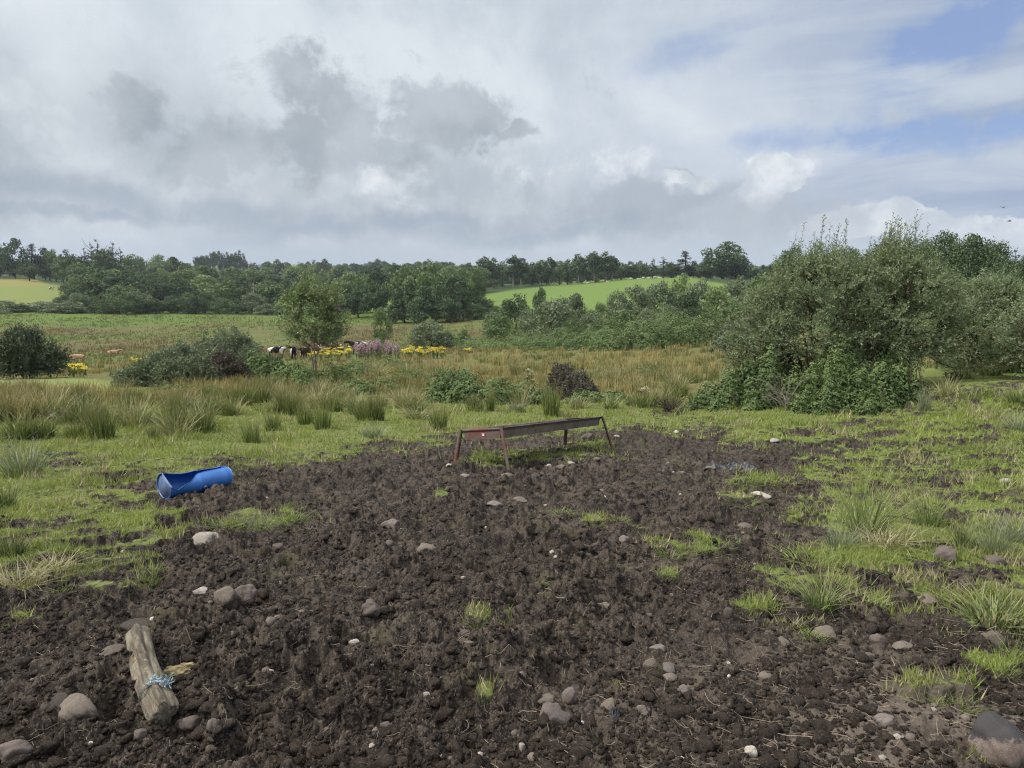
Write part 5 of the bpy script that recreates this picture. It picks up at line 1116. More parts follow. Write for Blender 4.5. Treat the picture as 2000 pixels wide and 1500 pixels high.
def build_drum(m):
    p0, p1 = atp(320, 970, 8.36), atp(442, 948, 8.62); L_ = float(np.linalg.norm(p1 - p0)); z0 = float(ground_z(p0[0], p0[1])[0]); z1 = float(ground_z(p1[0], p1[1])[0])
    p0[2] = z0 - .01; p1[2] = max(z1 - .05, z0 - .03); ax = (p1 - p0) / L_; e = empty('half_drum', p0); e.rotation_euler = (0, -math.asin(ax[2]), math.atan2(ax[1], ax[0]))
    ns, nt = 40, 34; S_ = np.linspace(0, 1, ns)
    def shell(off):
        P = np.zeros((ns, nt, 3))
        for i, s in enumerate(S_):
            r = .138 - .024 * s - .006 * math.sin(s * math.pi) + off; ff = np.interp(s, [0, .12, .3, .46, 1], [100, 84, 116, 160, 172]); fb = np.interp(s, [0, .15, .34, .46, 1], [158, 150, 150, 168, 176]); ph = np.radians(np.linspace(-ff, fb, nt)); 
            rib = .004 * (math.sin(s * 6.28 * 2.5) > .93)
            zc = .138 - .024 * s; P[i, :, 0] = s * L_ + .012 * np.sin(ph * 2) * s; P[i, :, 1] = np.sin(ph) * (r + rib) * 1.35; P[i, :, 2] = zc - np.cos(ph) * (r + rib)
            P[i, :, 2] += .022 * s * s - .016 * math.exp(-((s - .33) / .16) ** 2) * np.maximum(0, -np.cos(ph)); P[i, :, 2] -= .012 * np.exp(-((s - .42) / .12) ** 2) * (ph < -.6)
        return P
    O, I = shell(0), shell(-.007); V = np.concatenate([O.reshape(-1, 3), I.reshape(-1, 3)]); n = ns * nt; i = np.arange(ns - 1)[:, None] * nt; j = np.arange(nt - 1)[None]
    q = np.stack([i + j, i + j + 1, i + nt + j + 1, i + nt + j], -1).reshape(-1, 4); F = [q[:, ::-1], q + n]
    for jj in (0, nt - 1): a = np.arange(ns - 1) * nt + jj; F.append(np.stack([a, a + nt, a + nt + n, a + n], -1))
    for ii in (0, ns - 1): a = ii * nt + np.arange(nt - 1); F.append(np.stack([a, a + 1, a + 1 + n, a + n], -1))
    ob('shell', mesh('shell', V, [np.concatenate(F)], [m['blue']], None, True), e)
    for ii, x_ in ((0, .012), (ns - 1, L_ - .012)):
        ring = O[ii].copy() * np.array([0, 1, 1]); ring[:, 0] = x_; ring[:, 1:] = ring[:, 1:] * .97 + np.array([0, .006]); ring2 = ring.copy(); ring2[:, 0] += .008; k = len(ring); V = np.concatenate([ring, ring2]); 
        F1 = np.array([[a, (a + 1) % k, k + (a + 1) % k, k + a] for a in range(k)]); ob('end_cap', mesh('end_cap', V, [F1, np.arange(k)[None, ::-1], np.arange(k)[None] + k], [m['blue_pale'] if ii == 0 else m['blue']]), e)
    A = Acc(); th = np.linspace(0, 6.28, 14)[:-1]; s = .55; ph = R(-74); r = .121; c = np.array([s * L_, math.sin(ph) * r * 1.35, .130 - math.cos(ph) * r]); nr = np.array([0, math.sin(ph), -math.cos(ph)])
    V, F = tube([c - nr * .01, c + nr * .014, c + nr * .016], [.020, .018, .010], 12); A.add(V, F); ob('bung', A.build('bung', [m['blue_pale']], True), e)
    reg(e, 380, 940, None, 'plastic drum', None, 'split blue plastic drum lying on its side at the mud edge')
def lathe_log(P, rad, mat, name, sq=.5, seed=1, seg=40, rings=60):
    """an irregular, slightly squared log between two ends with broken faces"""
    p, q = np.array(P[0], float), np.array(P[1], float); d = unit((q - p)[None])[0]; u = unit(np.cross(d, [0, 0, 1.])[None])[0]; w = np.cross(u, d); Lg = np.linalg.norm(q - p)
    t = np.linspace(0, 1, rings)[:, None]; th = np.linspace(0, 2 * np.pi, seg, endpoint=False)[None]
    r = rad * (1 + sq * .35 * np.cos(4 * th + .6) ) * (1 + .10 * fbm(th * 1.2 + 0 * t, t * 2.2 + 0 * th, seed, 3) + .05 * np.cos(th * 2 + t * 2)); r *= (1 - .10 * (1 - t)) ; r *= np.where(t > .96, 1 - (t - .96) * 4, 1) * np.where(t < .03, 1 - (.03 - t) * 6, 1)
    gr = -.07 * rad * (np.exp(-((th - 1.2 - .3 * np.sin(t * 4)) / .12) ** 2) + np.exp(-((th - 2.1) / .1) ** 2) * (t > .2)); r = r + gr + .012 * rad * perlin(th * 9 + 0 * t, t * 5 + 0 * th, seed + 3) * 2
    bend = .015 * Lg * np.sin(t * 3.1)
    off = 0.10 * rad * fbm(np.cos(th) * 2 + 0 * t, np.sin(th) * 2 + 0 * t, seed + 8, 2)
    V = p + d * (t * Lg)[..., None] * 1 + (u * np.cos(th)[..., None] + w * np.sin(th)[..., None]) * r[..., None] + u * bend[..., None] + d * (off * (t > .97))[..., None]
    V = V.reshape(-1, 3); i = np.arange(rings - 1)[:, None] * seg; j = np.arange(seg)[None]; j2 = (j + 1) % seg; F = [np.stack([i + j, i + j2, i + seg + j2, i + seg + j], -1).reshape(-1, 4)]
    V = np.concatenate([V, [V[:seg].mean(0) + d * .004], [V[-seg:].mean(0) - d * .006]]); c0, c1 = len(V) - 2, len(V) - 1; a = np.arange(seg)
    F.append(np.stack([np.full(seg, c0), (a + 1) % seg, a], 1)); F.append(np.stack([np.full(seg, c1), (rings - 1) * seg + a, (rings - 1) * seg + (a + 1) % seg], 1))
    return V, F, (p, d, u, w, Lg)
def build_log(m):
    a, b = hit([270, 322], [1262, 1412]); zr = .049; a[2] = float(np.median(ground_z(a[0] + np.linspace(-.05, .05, 5), np.full(5, a[1])))) + zr * 1.35; b[2] = float(np.median(ground_z(b[0] + np.linspace(-.05, .05, 5), np.full(5, b[1])))) + zr * 1.0
    org = (a + b) / 2; V, F, (p, d, u, w, Lg) = lathe_log((a - org, b - org), zr, None, 'log', seed=12)
    # object space: log axis along Z for the grain
    e = empty('fence_post_log', org); rot = mathutils.Vector(d).to_track_quat('Z', 'Y'); Mi = np.array(rot.inverted().to_matrix()); V2 = V @ Mi.T; o = ob('timber', mesh('timber', V2, F, [m['post']], None, True), e); o.rotation_mode = 'QUATERNION'; o.rotation_quaternion = rot
    reg(e, 297, 1320, None, 'log', None, 'weathered lichened post stump lying in the mud with blue twine round it')
    # twine: a few turns, a knot and frayed ends; it is tied on, yet a thing held by the log
    g = np.random.default_rng(5); A = Acc(); c = p + d * Lg * .80
    for k in range(3):
        th = np.linspace(0, 6.28, 40); rr = zr * 1.10 + .003 * g.random(); cc = c + d * (k - 2) * .006; Q = cc + (u * np.cos(th)[:, None] + w * np.sin(th)[:, None]) * (rr * (1 + .02 * np.sin(th * 5 + k)))[:, None] + d * (.02 * np.sin(th + k * .2))[:, None] + u * .015 * Lg * math.sin(.80 * 3.1)
        Vv, Ff = tube(Q, .0024, 5); A.add(Vv, Ff)
    tw = empty('baler_twine', org); ob('turns', A.build('turns', [m['twine_grey']], True), tw)
    A = Acc(); K = c + w * zr * 1.15 + u * .015
    for k in range(26):
        s_ = K + g.normal(size=3) * np.array([.012, .012, .004]); th = g.uniform(0, 6.28); l = g.uniform(.008, .026); t = np.linspace(0, 1, 6)[:, None]; dd = np.array([math.cos(th), math.sin(th) * .7, .3]) * l
        Q = s_ + dd * t + np.cumsum(g.normal(size=(6, 3)) * .0035, 0); Vv, Ff = tube(Q, .0016, 4); A.add(Vv, Ff)
    K2 = K + np.array([.055, .0, -.002])
    for k in range(24):
        s_ = K2 + g.normal(size=3) * np.array([.012, .008, .005]); t = np.linspace(0, 1, 6)[:, None]; dd = g.normal(size=3) * .012; Q = s_ + dd * t + np.cumsum(g.normal(size=(6, 3)) * .003, 0); Vv, Ff = tube(Q, .0016, 4); A.add(Vv, Ff)
    for k in range(8):
        t = np.linspace(0, 1, 8)[:, None]; Q = K + (K2 - K) * t + np.cumsum(g.normal(size=(8, 3)) * .002, 0); Vv, Ff = tube(Q, .0018, 4); A.add(Vv, Ff)
    ob('frayed_knot', A.build('frayed_knot', [m['twine']], True), tw); reg(tw, 320, 1335, None, 'twine', None, 'frayed pale blue baler twine knotted round the post stump')
    # rotten yellow chunk propped beside it
    q = hit(345, 1312)[0]; z = float(ground_z(q[0], q[1])[0]); Vr, Fr = rock_shape(5, 77, .35, 5); Vr = Vr * np.array([.115, .045, .062]); gv = fbm(Vr[:, 0] * 20, Vr[:, 1] * 30 + Vr[:, 2] * 60, 6, 3); Vr += unit(Vr) * (gv * .007)[:, None]
    Vr[:, 2] += .25 * Vr[:, 0] ; Vr[:, 2] -= np.where(Vr[:, 2] < 0, .02 * np.maximum(0, fbm(Vr[:, 0] * 25, Vr[:, 1] * 10, 9, 2)), 0); o = ob('wood_chunk', mesh('wood_chunk', Vr, Fr, [m['rotwood']], None, True), None, (q[0] - .005, q[1], z + .075)); o.rotation_euler = (0.15, -.15, .15)
    reg(o, 342, 1285, None, 'wood chunk', None, 'crumbling yellowish piece of rotten wood leaning beside the post stump')
def build_sheets(m):
    for (px, py, w, dep, hh, label) in [(1428, 915, 120, .55, .10, 'crumpled black plastic sheet trodden into the mud'), (1282, 919, 42, .22, .05, 'small scrap of black plastic beside pale stones'), (1200, 1392, 30, .09, .03, 'tiny crumpled black plastic scrap by the stones')]:
        q = hit(px, py)[0]; d = math.hypot(q[0], q[1]); W = w * d / FPX; n = 60; u, v = np.meshgrid(np.linspace(-1, 1, n), np.linspace(-1, 1, n)); r = np.hypot(u, v); k = 1 + .25 * fbm(np.arctan2(v, u), r * 0 + px, 9, 3); x = u * W / 2 * k; y = v * dep / 2 * k
        z = ground_z((x + q[0]).ravel(), (y + q[1]).ravel()).reshape(n, n) - q[2]; f = hh * (.42 + .45 * fbm(u * 2.4 + px, v * 2.4, 15, 4) + .35 * np.abs(perlin(u * 4, v * 4, 16))) * sstep(1.15, .5, r) - .02 * sstep(.7, 1.1, r)
        V = np.stack([x, y, z + f], -1).reshape(-1, 3); keep = (np.maximum(np.abs(u), np.abs(v)) <= 1) & (r < 1.08); i = np.arange(n - 1)[:, None] * n; j = np.arange(n - 1)[None]; F = np.stack([i + j, i + j + 1, i + n + j + 1, i + n + j], -1).reshape(-1, 4); kk = keep.ravel(); F = F[kk[F].all(1)]
        o = ob('plastic_sheet', mesh('plastic_sheet', V, F, [m['black']], None, True), None, q); s = o.modifiers.new('thickness', 'SOLIDIFY'); s.thickness = .004; reg(o, px, py, None, 'plastic sheet', None, label)
# ================================================================== ANIMALS
def skin_mesh(name, J, E, mat, sub=2, root=0):
    me = bpy.data.meshes.new(name + '_skeleton'); me.from_pydata([j[:3] for j in J], E, []); o = bpy.data.objects.new(name + '_skeleton', me); C.objects.link(o)
    s = o.modifiers.new('skin', 'SKIN'); s.use_smooth_shade = True
    if not me.skin_vertices: me.attributes.new
    for i, j in enumerate(J):
        r = j[3]; rr = r if isinstance(r, tuple) else (r, r); me.skin_vertices[0].data[i].radius = rr; me.skin_vertices[0].data[i].use_root = (i == root)
    b = o.modifiers.new('sub', 'SUBSURF'); b.levels = sub; b.render_levels = sub
    dg = bpy.context.evaluated_depsgraph_get(); out = bpy.data.meshes.new_from_object(o.evaluated_get(dg)); out.name = name; out.materials.clear(); out.materials.append(mat)
    out.polygons.foreach_set('use_smooth', np.ones(len(out.polygons), bool)); bpy.data.objects.remove(o); return out
def cow_mesh(name, mat, pose='stand'):
    J = [(-.62, 0, 1.14, (.30, .30)), (-.1, 0, 1.06, (.36, .38)), (.45, 0, 1.08, (.31, .34)), (.80, 0, 1.22, (.16, .20))]
    if pose == 'graze': J += [(1.12, 0, .80, .14), (1.25, 0, .42, .13), (1.36, 0, .16, .085)]
    else: J += [(1.02, 0, 1.40, .13), (1.20, 0, 1.40, .135), (1.50, 0, 1.22, .085)]
    E = [(0, 1), (1, 2), (2, 3), (3, 4), (4, 5), (5, 6)]
    J += [(-.92, 0, 1.22, .06), (-1.0, 0, .95, .03), (-1.0, 0, .55, .035)]; E += [(0, 7), (7, 8), (8, 9)]
    for s in (-1, 1):
        k = len(J)
        if pose == 'lie':
            J += [(.5, s * .26, .98, .15), (.72, s * .34, .82, .08), (.45, s * .38, .74, .06), (-.55, s * .30, .95, .2), (-.25, s * .42, .82, .09), (-.62, s * .42, .74, .06)]
        else: J += [(.48, s * .16, .80, .15), (.52, s * .17, .46, .072), (.50, s * .17, .04, .06), (-.66, s * .18, .84, .19), (-.80, s * .17, .52, .085), (-.70, s * .17, .04, .06)]
        E += [(2, k), (k, k + 1), (k + 1, k + 2), (0, k + 3), (k + 3, k + 4), (k + 4, k + 5)]
        k = len(J); h = J[5]; J += [(h[0] - .06, s * .16, h[2] + .06, .05), (h[0] - .08, s * .28, h[2] + .03, .035)]; E += [(5, k), (k, k + 1)]
    return skin_mesh(name, J, E, mat)
def cow(px, d, yaw, me, nose, scale, label, group, name='cow', drop=0., pose='stand', py=None):
    x, y = at(px, d); z = float(ground_z(x, y)[0]) - drop * scale; e = empty(name, (x, y, z), yaw, (scale,) * 3); ob('body', me, e)
    if nose:
        for s in (-1, 1):
            A = Acc(); h = (1.20, 1.47) if pose != 'graze' else (1.20, .52); V, F = tube([(h[0] - .03, s * .09, h[1] + .03), (h[0] - .04, s * .17, h[1] + .07), (h[0], s * .20, h[1] + .14)], [.025, .02, .006], 6); A.add(V, F); ob('horn', A.build('horn', [MT['cow_pale']], True), e)
    zz = 1.0; X, P = project(x, y, z + .8 * scale); reg(e, px, float(P), None, name if name != 'lying_cow' else 'cow', group, label)
def build_animals(m):
    bw = cow_mesh('black_and_white_cow', m['cow_bw']); bwg = cow_mesh('grazing_black_and_white_cow', m['cow_bw'], 'graze'); br = cow_mesh('brown_and_white_cow', m['cow_brw']); tn = cow_mesh('tan_cow', m['cow_tan'], 'graze'); tl = cow_mesh('lying_tan_cow', m['cow_tan'], 'lie'); pl = cow_mesh('lying_pale_cow', m['cow_pale'], 'lie'); ps = cow_mesh('pale_cow', m['cow_pale'], 'graze')
    G = 'cattle behind the young tree'; S_ = dict(nose=False)
    for px, d, yaw, me, sc, lb in [(540, 76, 0.1, bw, .92, 'black cow with a white chest, leftmost of the herd behind the young tree'), (572, 77, -1.35, bw, .92, 'black and white cow facing out, second from left behind the young tree'), (593, 74, -1.75, br, .86, 'dark brown cow with white face right under the young tree crown'),
                                   (618, 80, 2.6, br, .86, 'brown and white calf partly hidden by the young tree trunk'), (652, 76, 3.0, br, .92, 'dark brown cow standing behind the yellow ragwort'), (700, 72, 3.35, bw, .95, 'mostly white black patched cow beside the pink willowherb')]:
        cow(px, d, yaw, me, False, sc, lb, G, drop=-.35 if px > 600 else -.18)
    cow(148, 88, 3.3, tn, False, .72, 'tan brown cow grazing right of the round dark thorn bush', 'brown cattle in the valley field'); cow(219, 118, .1, tl, False, .85, 'pale tan cow lying in the valley rushes', 'brown cattle in the valley field', 'lying_cow', .55, 'lie')
    for i, (px, d, me, yw) in enumerate([(108, 384, bw, 0.), (131, 382, bwg, 3.1), (144, 386, bw, .2)]): cow(px, d, yw, me, False, 1., ['black and white cow', 'grazing black cow', 'black cow at the hedge side'][i] + ', %s of three on the bright western field' % ['leftmost', 'middle', 'rightmost'][i], 'cattle on the bright western field')
    for i, (px, dd) in enumerate([(1147, 398), (1185, 395), (1230, 392), (1244, 384), (1254, 388), (1263, 394), (1276, 396), (1286, 393)]):
        lie = i % 2 == 1; cow(px, dd, rnd.choice([0, 3.1, .3]), pl if lie else ps, False, .85, 'pale cow on the bright hill field, %s from the left' % ['first', 'second', 'third', 'fourth', 'fifth', 'sixth', 'seventh', 'eighth'][i], 'pale cattle on the bright hill field', 'lying_cow' if lie else 'cow', .55 if lie else 0, 'lie' if lie else 'graze')
    # birds
    for i, (px, py, rz) in enumerate([(1960, 405, .6), (1972, 432, -.4)]):
        X, Y, Z = ray(px, float(py)); d = 55.; q = np.array([X, Y, Z], float); q = q / np.linalg.norm(q) * d + np.array([0, 0, CAMH]); e = empty('bird', q, rz); A = Acc(); V, F = tube([(-.1, 0, 0), (-.05, 0, 0), (.02, 0, .005), (.07, 0, .005), (.10, 0, 0)], [.008, .022, .028, .02, .004], 8); A.add(V, F)
        V, F = tube([(-.09, 0, 0), (-.17, .03, 0)], [.012, .004], 4); A.add(V, F); V, F = tube([(-.09, 0, 0), (-.17, -.03, 0)], [.012, .004], 4); A.add(V, F); ob('body', A.build('body', [m['feather']], True), e)
        for s in (-1, 1):
            P = np.array([(.05, s * .02, .01), (.03, s * .09, .05), (-.05, s * .19, .07), (-.02, s * .08, .04), (-.04, s * .02, .01)]); V = np.concatenate([P, P - [0, 0, .006]]); F = [np.array([[a, (a + 1) % 5, 5 + (a + 1) % 5, 5 + a] for a in range(5)]), np.array([[0, 1, 2, 3, 4]]), np.array([[9, 8, 7, 6, 5]])]; ob('wing', mesh('wing', V, F, [m['feather']]), e)
        reg(e, px, py, None, 'bird', 'birds over the willows', ['upper of the two small dark birds flying over the willows', 'lower of the two small dark birds flying over the willows'][i])
# ================================================================== FLOWERS, POLE, HOUSES, DEAD WOOD
def flower_clump(name, cat, px, by, w, h, kind, label, group):
    p = hit(px, by)[0]; d = math.hypot(p[0], p[1]); z = float(ground_z(p[0], p[1])[0]); W = w * d / FPX; H = h * d / FPX; g = np.random.default_rng(int(px * 7 + by)); n = max(6, int(W * (26 if kind == 'rose' else 16))); e = empty(name, (p[0], p[1], z)); A = Acc(); pts = []
    for i in range(n):
        b = np.array([g.uniform(-.5, .5) * W, g.uniform(-.35, .35) * W * .7, -.05]); t = b + np.array([g.normal() * .05, g.normal() * .05, H * g.uniform(.55, 1.05) + .05]); Q = b + (t - b) * np.linspace(0, 1, 4)[:, None]; V, F = tube(Q, .008, 4); A.add(V, F, v=g.random()); pts.append(t)
        k = 14; q = b + (t - b) * g.uniform(.1, .85, k)[:, None]; V, F, v = leaves(q, unit(rdir(k, g) + np.array([0, 0, .3])), rdir(k, g), .12, .04, g.random(k)); A.add(V, F, v=v)
    ob('stalks', A.build('stalks', [MT['stalk']]), e); pts = np.array(pts)
    if kind == 'rag': k = 22; c = np.repeat(pts, k, 0) + np.concatenate([g.normal(size=(n * k, 2)) * .085, g.normal(size=(n * k, 1)) * .03], 1); N = unit(rdir(n * k, g) * .5 + np.array([0, -.4, 1])); mt = 'ragwort'; s = .055
    elif kind == 'cream': k = 16; c = np.repeat(pts, k, 0) + np.concatenate([g.normal(size=(n * k, 2)) * .05, g.normal(size=(n * k, 1)) * .012], 1); N = unit(rdir(n * k, g) * .4 + np.array([0, -.2, 1])); mt = 'cream_fl'; s = .03
    else: k = 26; c = np.repeat(pts, k, 0); c[:, 2] -= g.random(n * k) * .55 - .12; c[:, :2] += g.normal(size=(n * k, 2)) * .035; N = rdir(n * k, g); mt = 'rosebay'; s = .08
    V, F, v = leaves(c, unit(np.cross(N, rdir(n * k, g))), N, s, s, g.random(n * k)); ob('blooms', mesh('blooms', V, F, [MT[mt]], {'v': v}), e); reg(e, px, by - h, None, cat, group, label)
def build_small(m):
    R1 = 'ragwort clumps along the crest'; pos = ['leftmost', 'second from left', 'third from left', 'fourth from left', 'fifth from left', 'sixth from left']
    for i, (px, by, w, h) in enumerate([(793, 700, 22, 20), (812, 701, 26, 24), (835, 700, 26, 22), (858, 699, 26, 22)]): flower_clump('ragwort_clump', 'ragwort', px, by, w, h, 'rag', 'yellow ragwort clump below the small round willow, ' + pos[i], R1)
    for i, (px, by, w, h) in enumerate([(612, 708, 14, 20), (633, 708, 18, 26), (652, 706, 26, 26), (672, 704, 26, 26)]): flower_clump('ragwort_clump', 'ragwort', px, by, w, h, 'rag', 'yellow ragwort clump in front of the cattle, ' + pos[i], R1)
    for px, by, w, h, lb in [(138, 735, 14, 20, 'yellow ragwort clump near the round dark thorn bush'), (161, 732, 18, 20, 'yellow ragwort clump just right of the grazing tan cow'), (265, 716, 14, 14, 'small yellow ragwort at the gorse mound end'), (1832, 694, 24, 22, 'yellow ragwort glimpsed between the two near willows'), (915, 690, 10, 10, 'single yellow ragwort in the brown rushes')]: flower_clump('ragwort_clump', 'ragwort', px, by, w, h, 'rag', lb, 'scattered ragwort clumps')
    for i, (px, by, w, h) in enumerate([(706, 702, 32, 30), (726, 701, 32, 35), (748, 701, 34, 38), (768, 702, 26, 32)]): flower_clump('willowherb_clump', 'willowherb', px, by, w, h, 'rose', 'pink willowherb spikes beside the patched cow, ' + pos[i], 'pink willowherb clumps')
    flower_clump('willowherb_clump', 'willowherb', 1738, 730, 40, 40, 'rose', 'dull pink willowherb seen through the willow stems', None)
    for px, by, w, h, lb in [(1038, 762, 26, 40, 'cream flowered plant above the bramble bank'), (1862, 742, 24, 18, 'low white flowers by the muddy track'), (1255, 775, 20, 18, 'cream flowered plant among the rushes')]: flower_clump('cream_flower_clump', 'wild flowers', px, by, w, h, 'cream', lb, None)
    # utility pole
    x, y = at(499, 268); z = float(zbase(np.array([x]), np.array([y]))[0]); X, Y, Z = ray(499, 553.); H = CAMH + float(Z) / math.hypot(X, Y) * 268 - z; e = empty('utility_pole', (x, y, z)); A = Acc(); V, F = tube([(0, 0, -.5), (0, 0, H * .5), (.05, 0, H)], [.24, .20, .15], 10); A.add(V, F); ob('post', A.build('post', [m['pole']], True), e)
    A = Acc(); box(A, (0, -.2, H - .7), (2.2, .14, .16)); ob('crossarm', A.build('crossarm', [m['pole']]), e)
    for s in (-1, 0, 1): A = Acc(); V, F = tube([(s * .95, -.2, H - .62), (s * .95, -.2, H - .35)], [.07, .05], 8); A.add(V, F); ob('insulator', A.build('insulator', [m['render']], True), e)
    reg(e, 499, 570, None, 'utility pole', None, 'pale wooden utility pole in front of the far wood')
    for px, d, top, lb in [(504, 800, 517, 'grey roofed white farmhouse on the far ridge'), (839, 760, 519, 'small white gabled house peeping over the far trees')]:
        x, y = at(px, d); z = float(zbase(np.array([x]), np.array([y]))[0]); X, Y, Z = ray(px, float(top)); H = CAMH + float(Z) / math.hypot(X, Y) * d; hb = z; W = 12; Dp = 7; hr = H - 2.6; e = empty('farmhouse', (x, y, z), .25); k = hr - z; A = Acc()
        V = np.array([(-W / 2, -Dp / 2, -1), (W / 2, -Dp / 2, -1), (W / 2, Dp / 2, -1), (-W / 2, Dp / 2, -1), (-W / 2, -Dp / 2, k), (W / 2, -Dp / 2, k), (W / 2, Dp / 2, k), (-W / 2, Dp / 2, k), (-W / 2, 0, k + 2.5), (W / 2, 0, k + 2.5)]); A.add(V, [np.array([[0, 1, 5, 4], [2, 3, 7, 6]]), np.array([[1, 2, 6, 9, 5], [3, 0, 4, 8, 7]])]); ob('wall', A.build('wall', [m['render']]), e)
        A = Acc()
        for s in (-1, 1): plate(A, [(-W / 2 - .3, s * (Dp / 2 + .3), k - .15), (W / 2 + .3, s * (Dp / 2 + .3), k - .15), (W / 2 + .3, 0, k + 2.6), (-W / 2 - .3, 0, k + 2.6)], .15, (0, 0, 1))
        rf = ob('roof', A.build('roof', [m['slate']]), e)
        for s in (-1, 1): A = Acc(); box(A, (s * (W / 2 - .6), 0, k + 2.9), (.7, .9, 1.5)); ob('chimney', A.build('chimney', [m['render']]), rf)
        for wx in (-4, -1.3, 1.3, 4): A = Acc(); box(A, (wx, -Dp / 2 - .02, k - 1.2), (1., .08, 1.2)); ob('window', A.build('window', [m['glass']]), e)
        reg(e, px, top, None, 'house', None, lb)
def branch_heap(name, cat, px, by, w, h, n, mat, seed, label, rad=.007):
    p = hit(px, by)[0]; d = math.hypot(p[0], p[1]); z = float(ground_z(p[0], p[1])[0]); W = w * d / FPX; H = h * d / FPX; g = np.random.default_rng(seed); A = Acc()
    for i in range(n):
        a = g.uniform(0, 6.28); t = np.linspace(0, 1, 7)[:, None]; L_ = W * g.uniform(.3, .75); s0 = np.array([g.normal() * W * .12, g.normal() * W * .1, g.random() * H * .3]); dv = np.array([math.cos(a) * L_, math.sin(a) * L_ * .7, g.uniform(0, 1) * H])
        Q = s0 + dv * t + np.array([0, 0, 1]) * (np.sin(t * 3.14) * .12 * H) + np.cumsum(g.normal(size=(7, 3)) * .012, 0); V, F = tube(Q, rad * g.uniform(.5, 1.3) * (1.2 - t[:, 0]), 5); A.add(V, F, v=g.random())
        for k in range(4):
            q = Q[g.integers(2, 6)]; t2 = np.linspace(0, 1, 4)[:, None]; V, F = tube(q + unit(rdir(1, g) + np.array([[0, 0, .4]])) * t2 * L_ * .35, rad * .4, 3); A.add(V, F, v=g.random())
    o = ob(name, A.build(name, [mat], True), None, (p[0], p[1], z)); reg(o, px, by - h / 2, None, cat, None, label)
def build_shrubs(m):
    S_ = dict(leafL=.085, leafW=.030)
    wl = (m['bark'], m['willow'])
    shrub('willow', 'willow', 1592, 21.5, 2.4, 2.1, 500, .3, wl, 1, 'large near willow with silvery leaves above the bramble mound', 'near willows', nstem=14, ntip=350, ntw=12, nlf=12, sprigs=24, **S_)
    shrub('willow', 'willow', 1738, 22.5, 2.15, 2.0, 490, .45, wl, 2, 'tallest near willow with upright shoots against the sky', 'near willows', nstem=14, ntip=350, ntw=12, nlf=12, sprigs=50, **S_)
    shrub('willow', 'willow', 1925, 27, 2.3, 2.0, 552, .5, wl, 3, 'lower spreading willow standing furthest right by the track', 'near willows', nstem=14, ntip=360, ntw=12, nlf=12, sprigs=14, **S_)
    shrub('willow', 'willow', 1492, 22.5, 1.25, 1.3, 570, .1, wl, 4, 'small willow at the left flank of the big willow', 'near willows', nstem=9, ntip=130, ntw=12, nlf=12, sprigs=8, **S_)
    shrub('willow', 'willow', 2030, 24, 1.4, 1.5, 585, .1, wl, 5, 'cut off willow at the right edge behind the pasture', 'near willows', nstem=9, ntip=140, ntw=12, nlf=12, sprigs=3, **S_)
    shrub('young_tree', 'tree', 612, 27.5, 1.5, 1.35, 558, 1.75, (m['bark_pale'], m['sapling']), 6, 'young alder with a slim double trunk rising from the rushes', None, ('trunk', 'foliage'), nstem=4, ntip=185, ntw=10, nlf=9, leafL=.075, leafW=.055, tw=.45, single=True, wid=.03, sprigs=14)
    shrub('thorn_bush', 'bush', 48, 40, 1.85, 1.5, 650, .2, (m['bark'], m['thorn']), 7, 'round dark thorn bush with dense twigs in the west', None, nstem=14, ntip=260, ntw=9, nlf=9, leafL=.10, leafW=.06, tw=.45)
    g1, g2, bm = m['gorse'], m['gorse_dead'], m['bramble']
    mound('gorse_bush', 'gorse', [(448, 735, 60, 76), (425, 738, 60, 60), (472, 735, 50, 68), (385, 742, 70, 56), (405, 740, 50, 72), (488, 738, 40, 56)], g1, 21, 8000, .13, .036, 'tall grey green gorse bush at the crown of the gorse mound', None, 'spine', 6, m['bark'], .9, .3)
    mound('gorse_bush', 'gorse', [(435, 748, 80, 44), (405, 752, 50, 30)], g2, 22, 2600, .12, .036, 'dead brown gorse low in the gorse mound', None, 'spine', 6, m['bark'], .7, .3)
    mound('gorse_bush', 'gorse', [(345, 752, 60, 62), (318, 754, 60, 50), (290, 756, 60, 40), (262, 756, 60, 28), (370, 756, 70, 48), (330, 756, 50, 40)], g1, 23, 7500, .13, .036, 'spreading low gorse sloping down at the mound side', None, 'spine', 12, m['bark'], .9, .3)
    mound('bramble_patch', 'bramble', [(505, 748, 80, 56), (560, 752, 80, 44), (535, 748, 60, 50), (590, 754, 60, 40)], bm, 24, 4500, .075, .055, 'bramble patch linking the gorse mound and the young tree', None, 'leaf', 14, m['bark'], .8)
    mound('bramble_patch', 'bramble', [(600, 762, 70, 50), (650, 758, 80, 52), (690, 745, 80, 36), (705, 728, 90, 28), (760, 722, 90, 26)], bm, 25, 4500, .075, .05, 'dark bramble round the foot of the young tree', None, 'leaf', 14, m['bark'], .8)
    mound('bramble_patch', 'bramble', [(860, 788, 80, 52), (910, 790, 90, 60), (970, 792, 90, 52), (1020, 790, 80, 44), (1060, 792, 60, 36), (890, 770, 90, 52)], bm, 26, 9000, .06, .046, 'bright bramble bank in the middle of the rushes', None, 'leaf', 26, m['bark'], .8, .35)
    mound('gorse_bush', 'gorse', [(1103, 775, 42, 52), (1130, 780, 44, 44), (1090, 770, 26, 54), (1146, 784, 34, 28), (1114, 778, 30, 50)], g2, 27, 3800, .09, .03, 'isolated dark brown dead gorse bush above the trough', None, 'spine', 6, m['bark'], .9, .35)
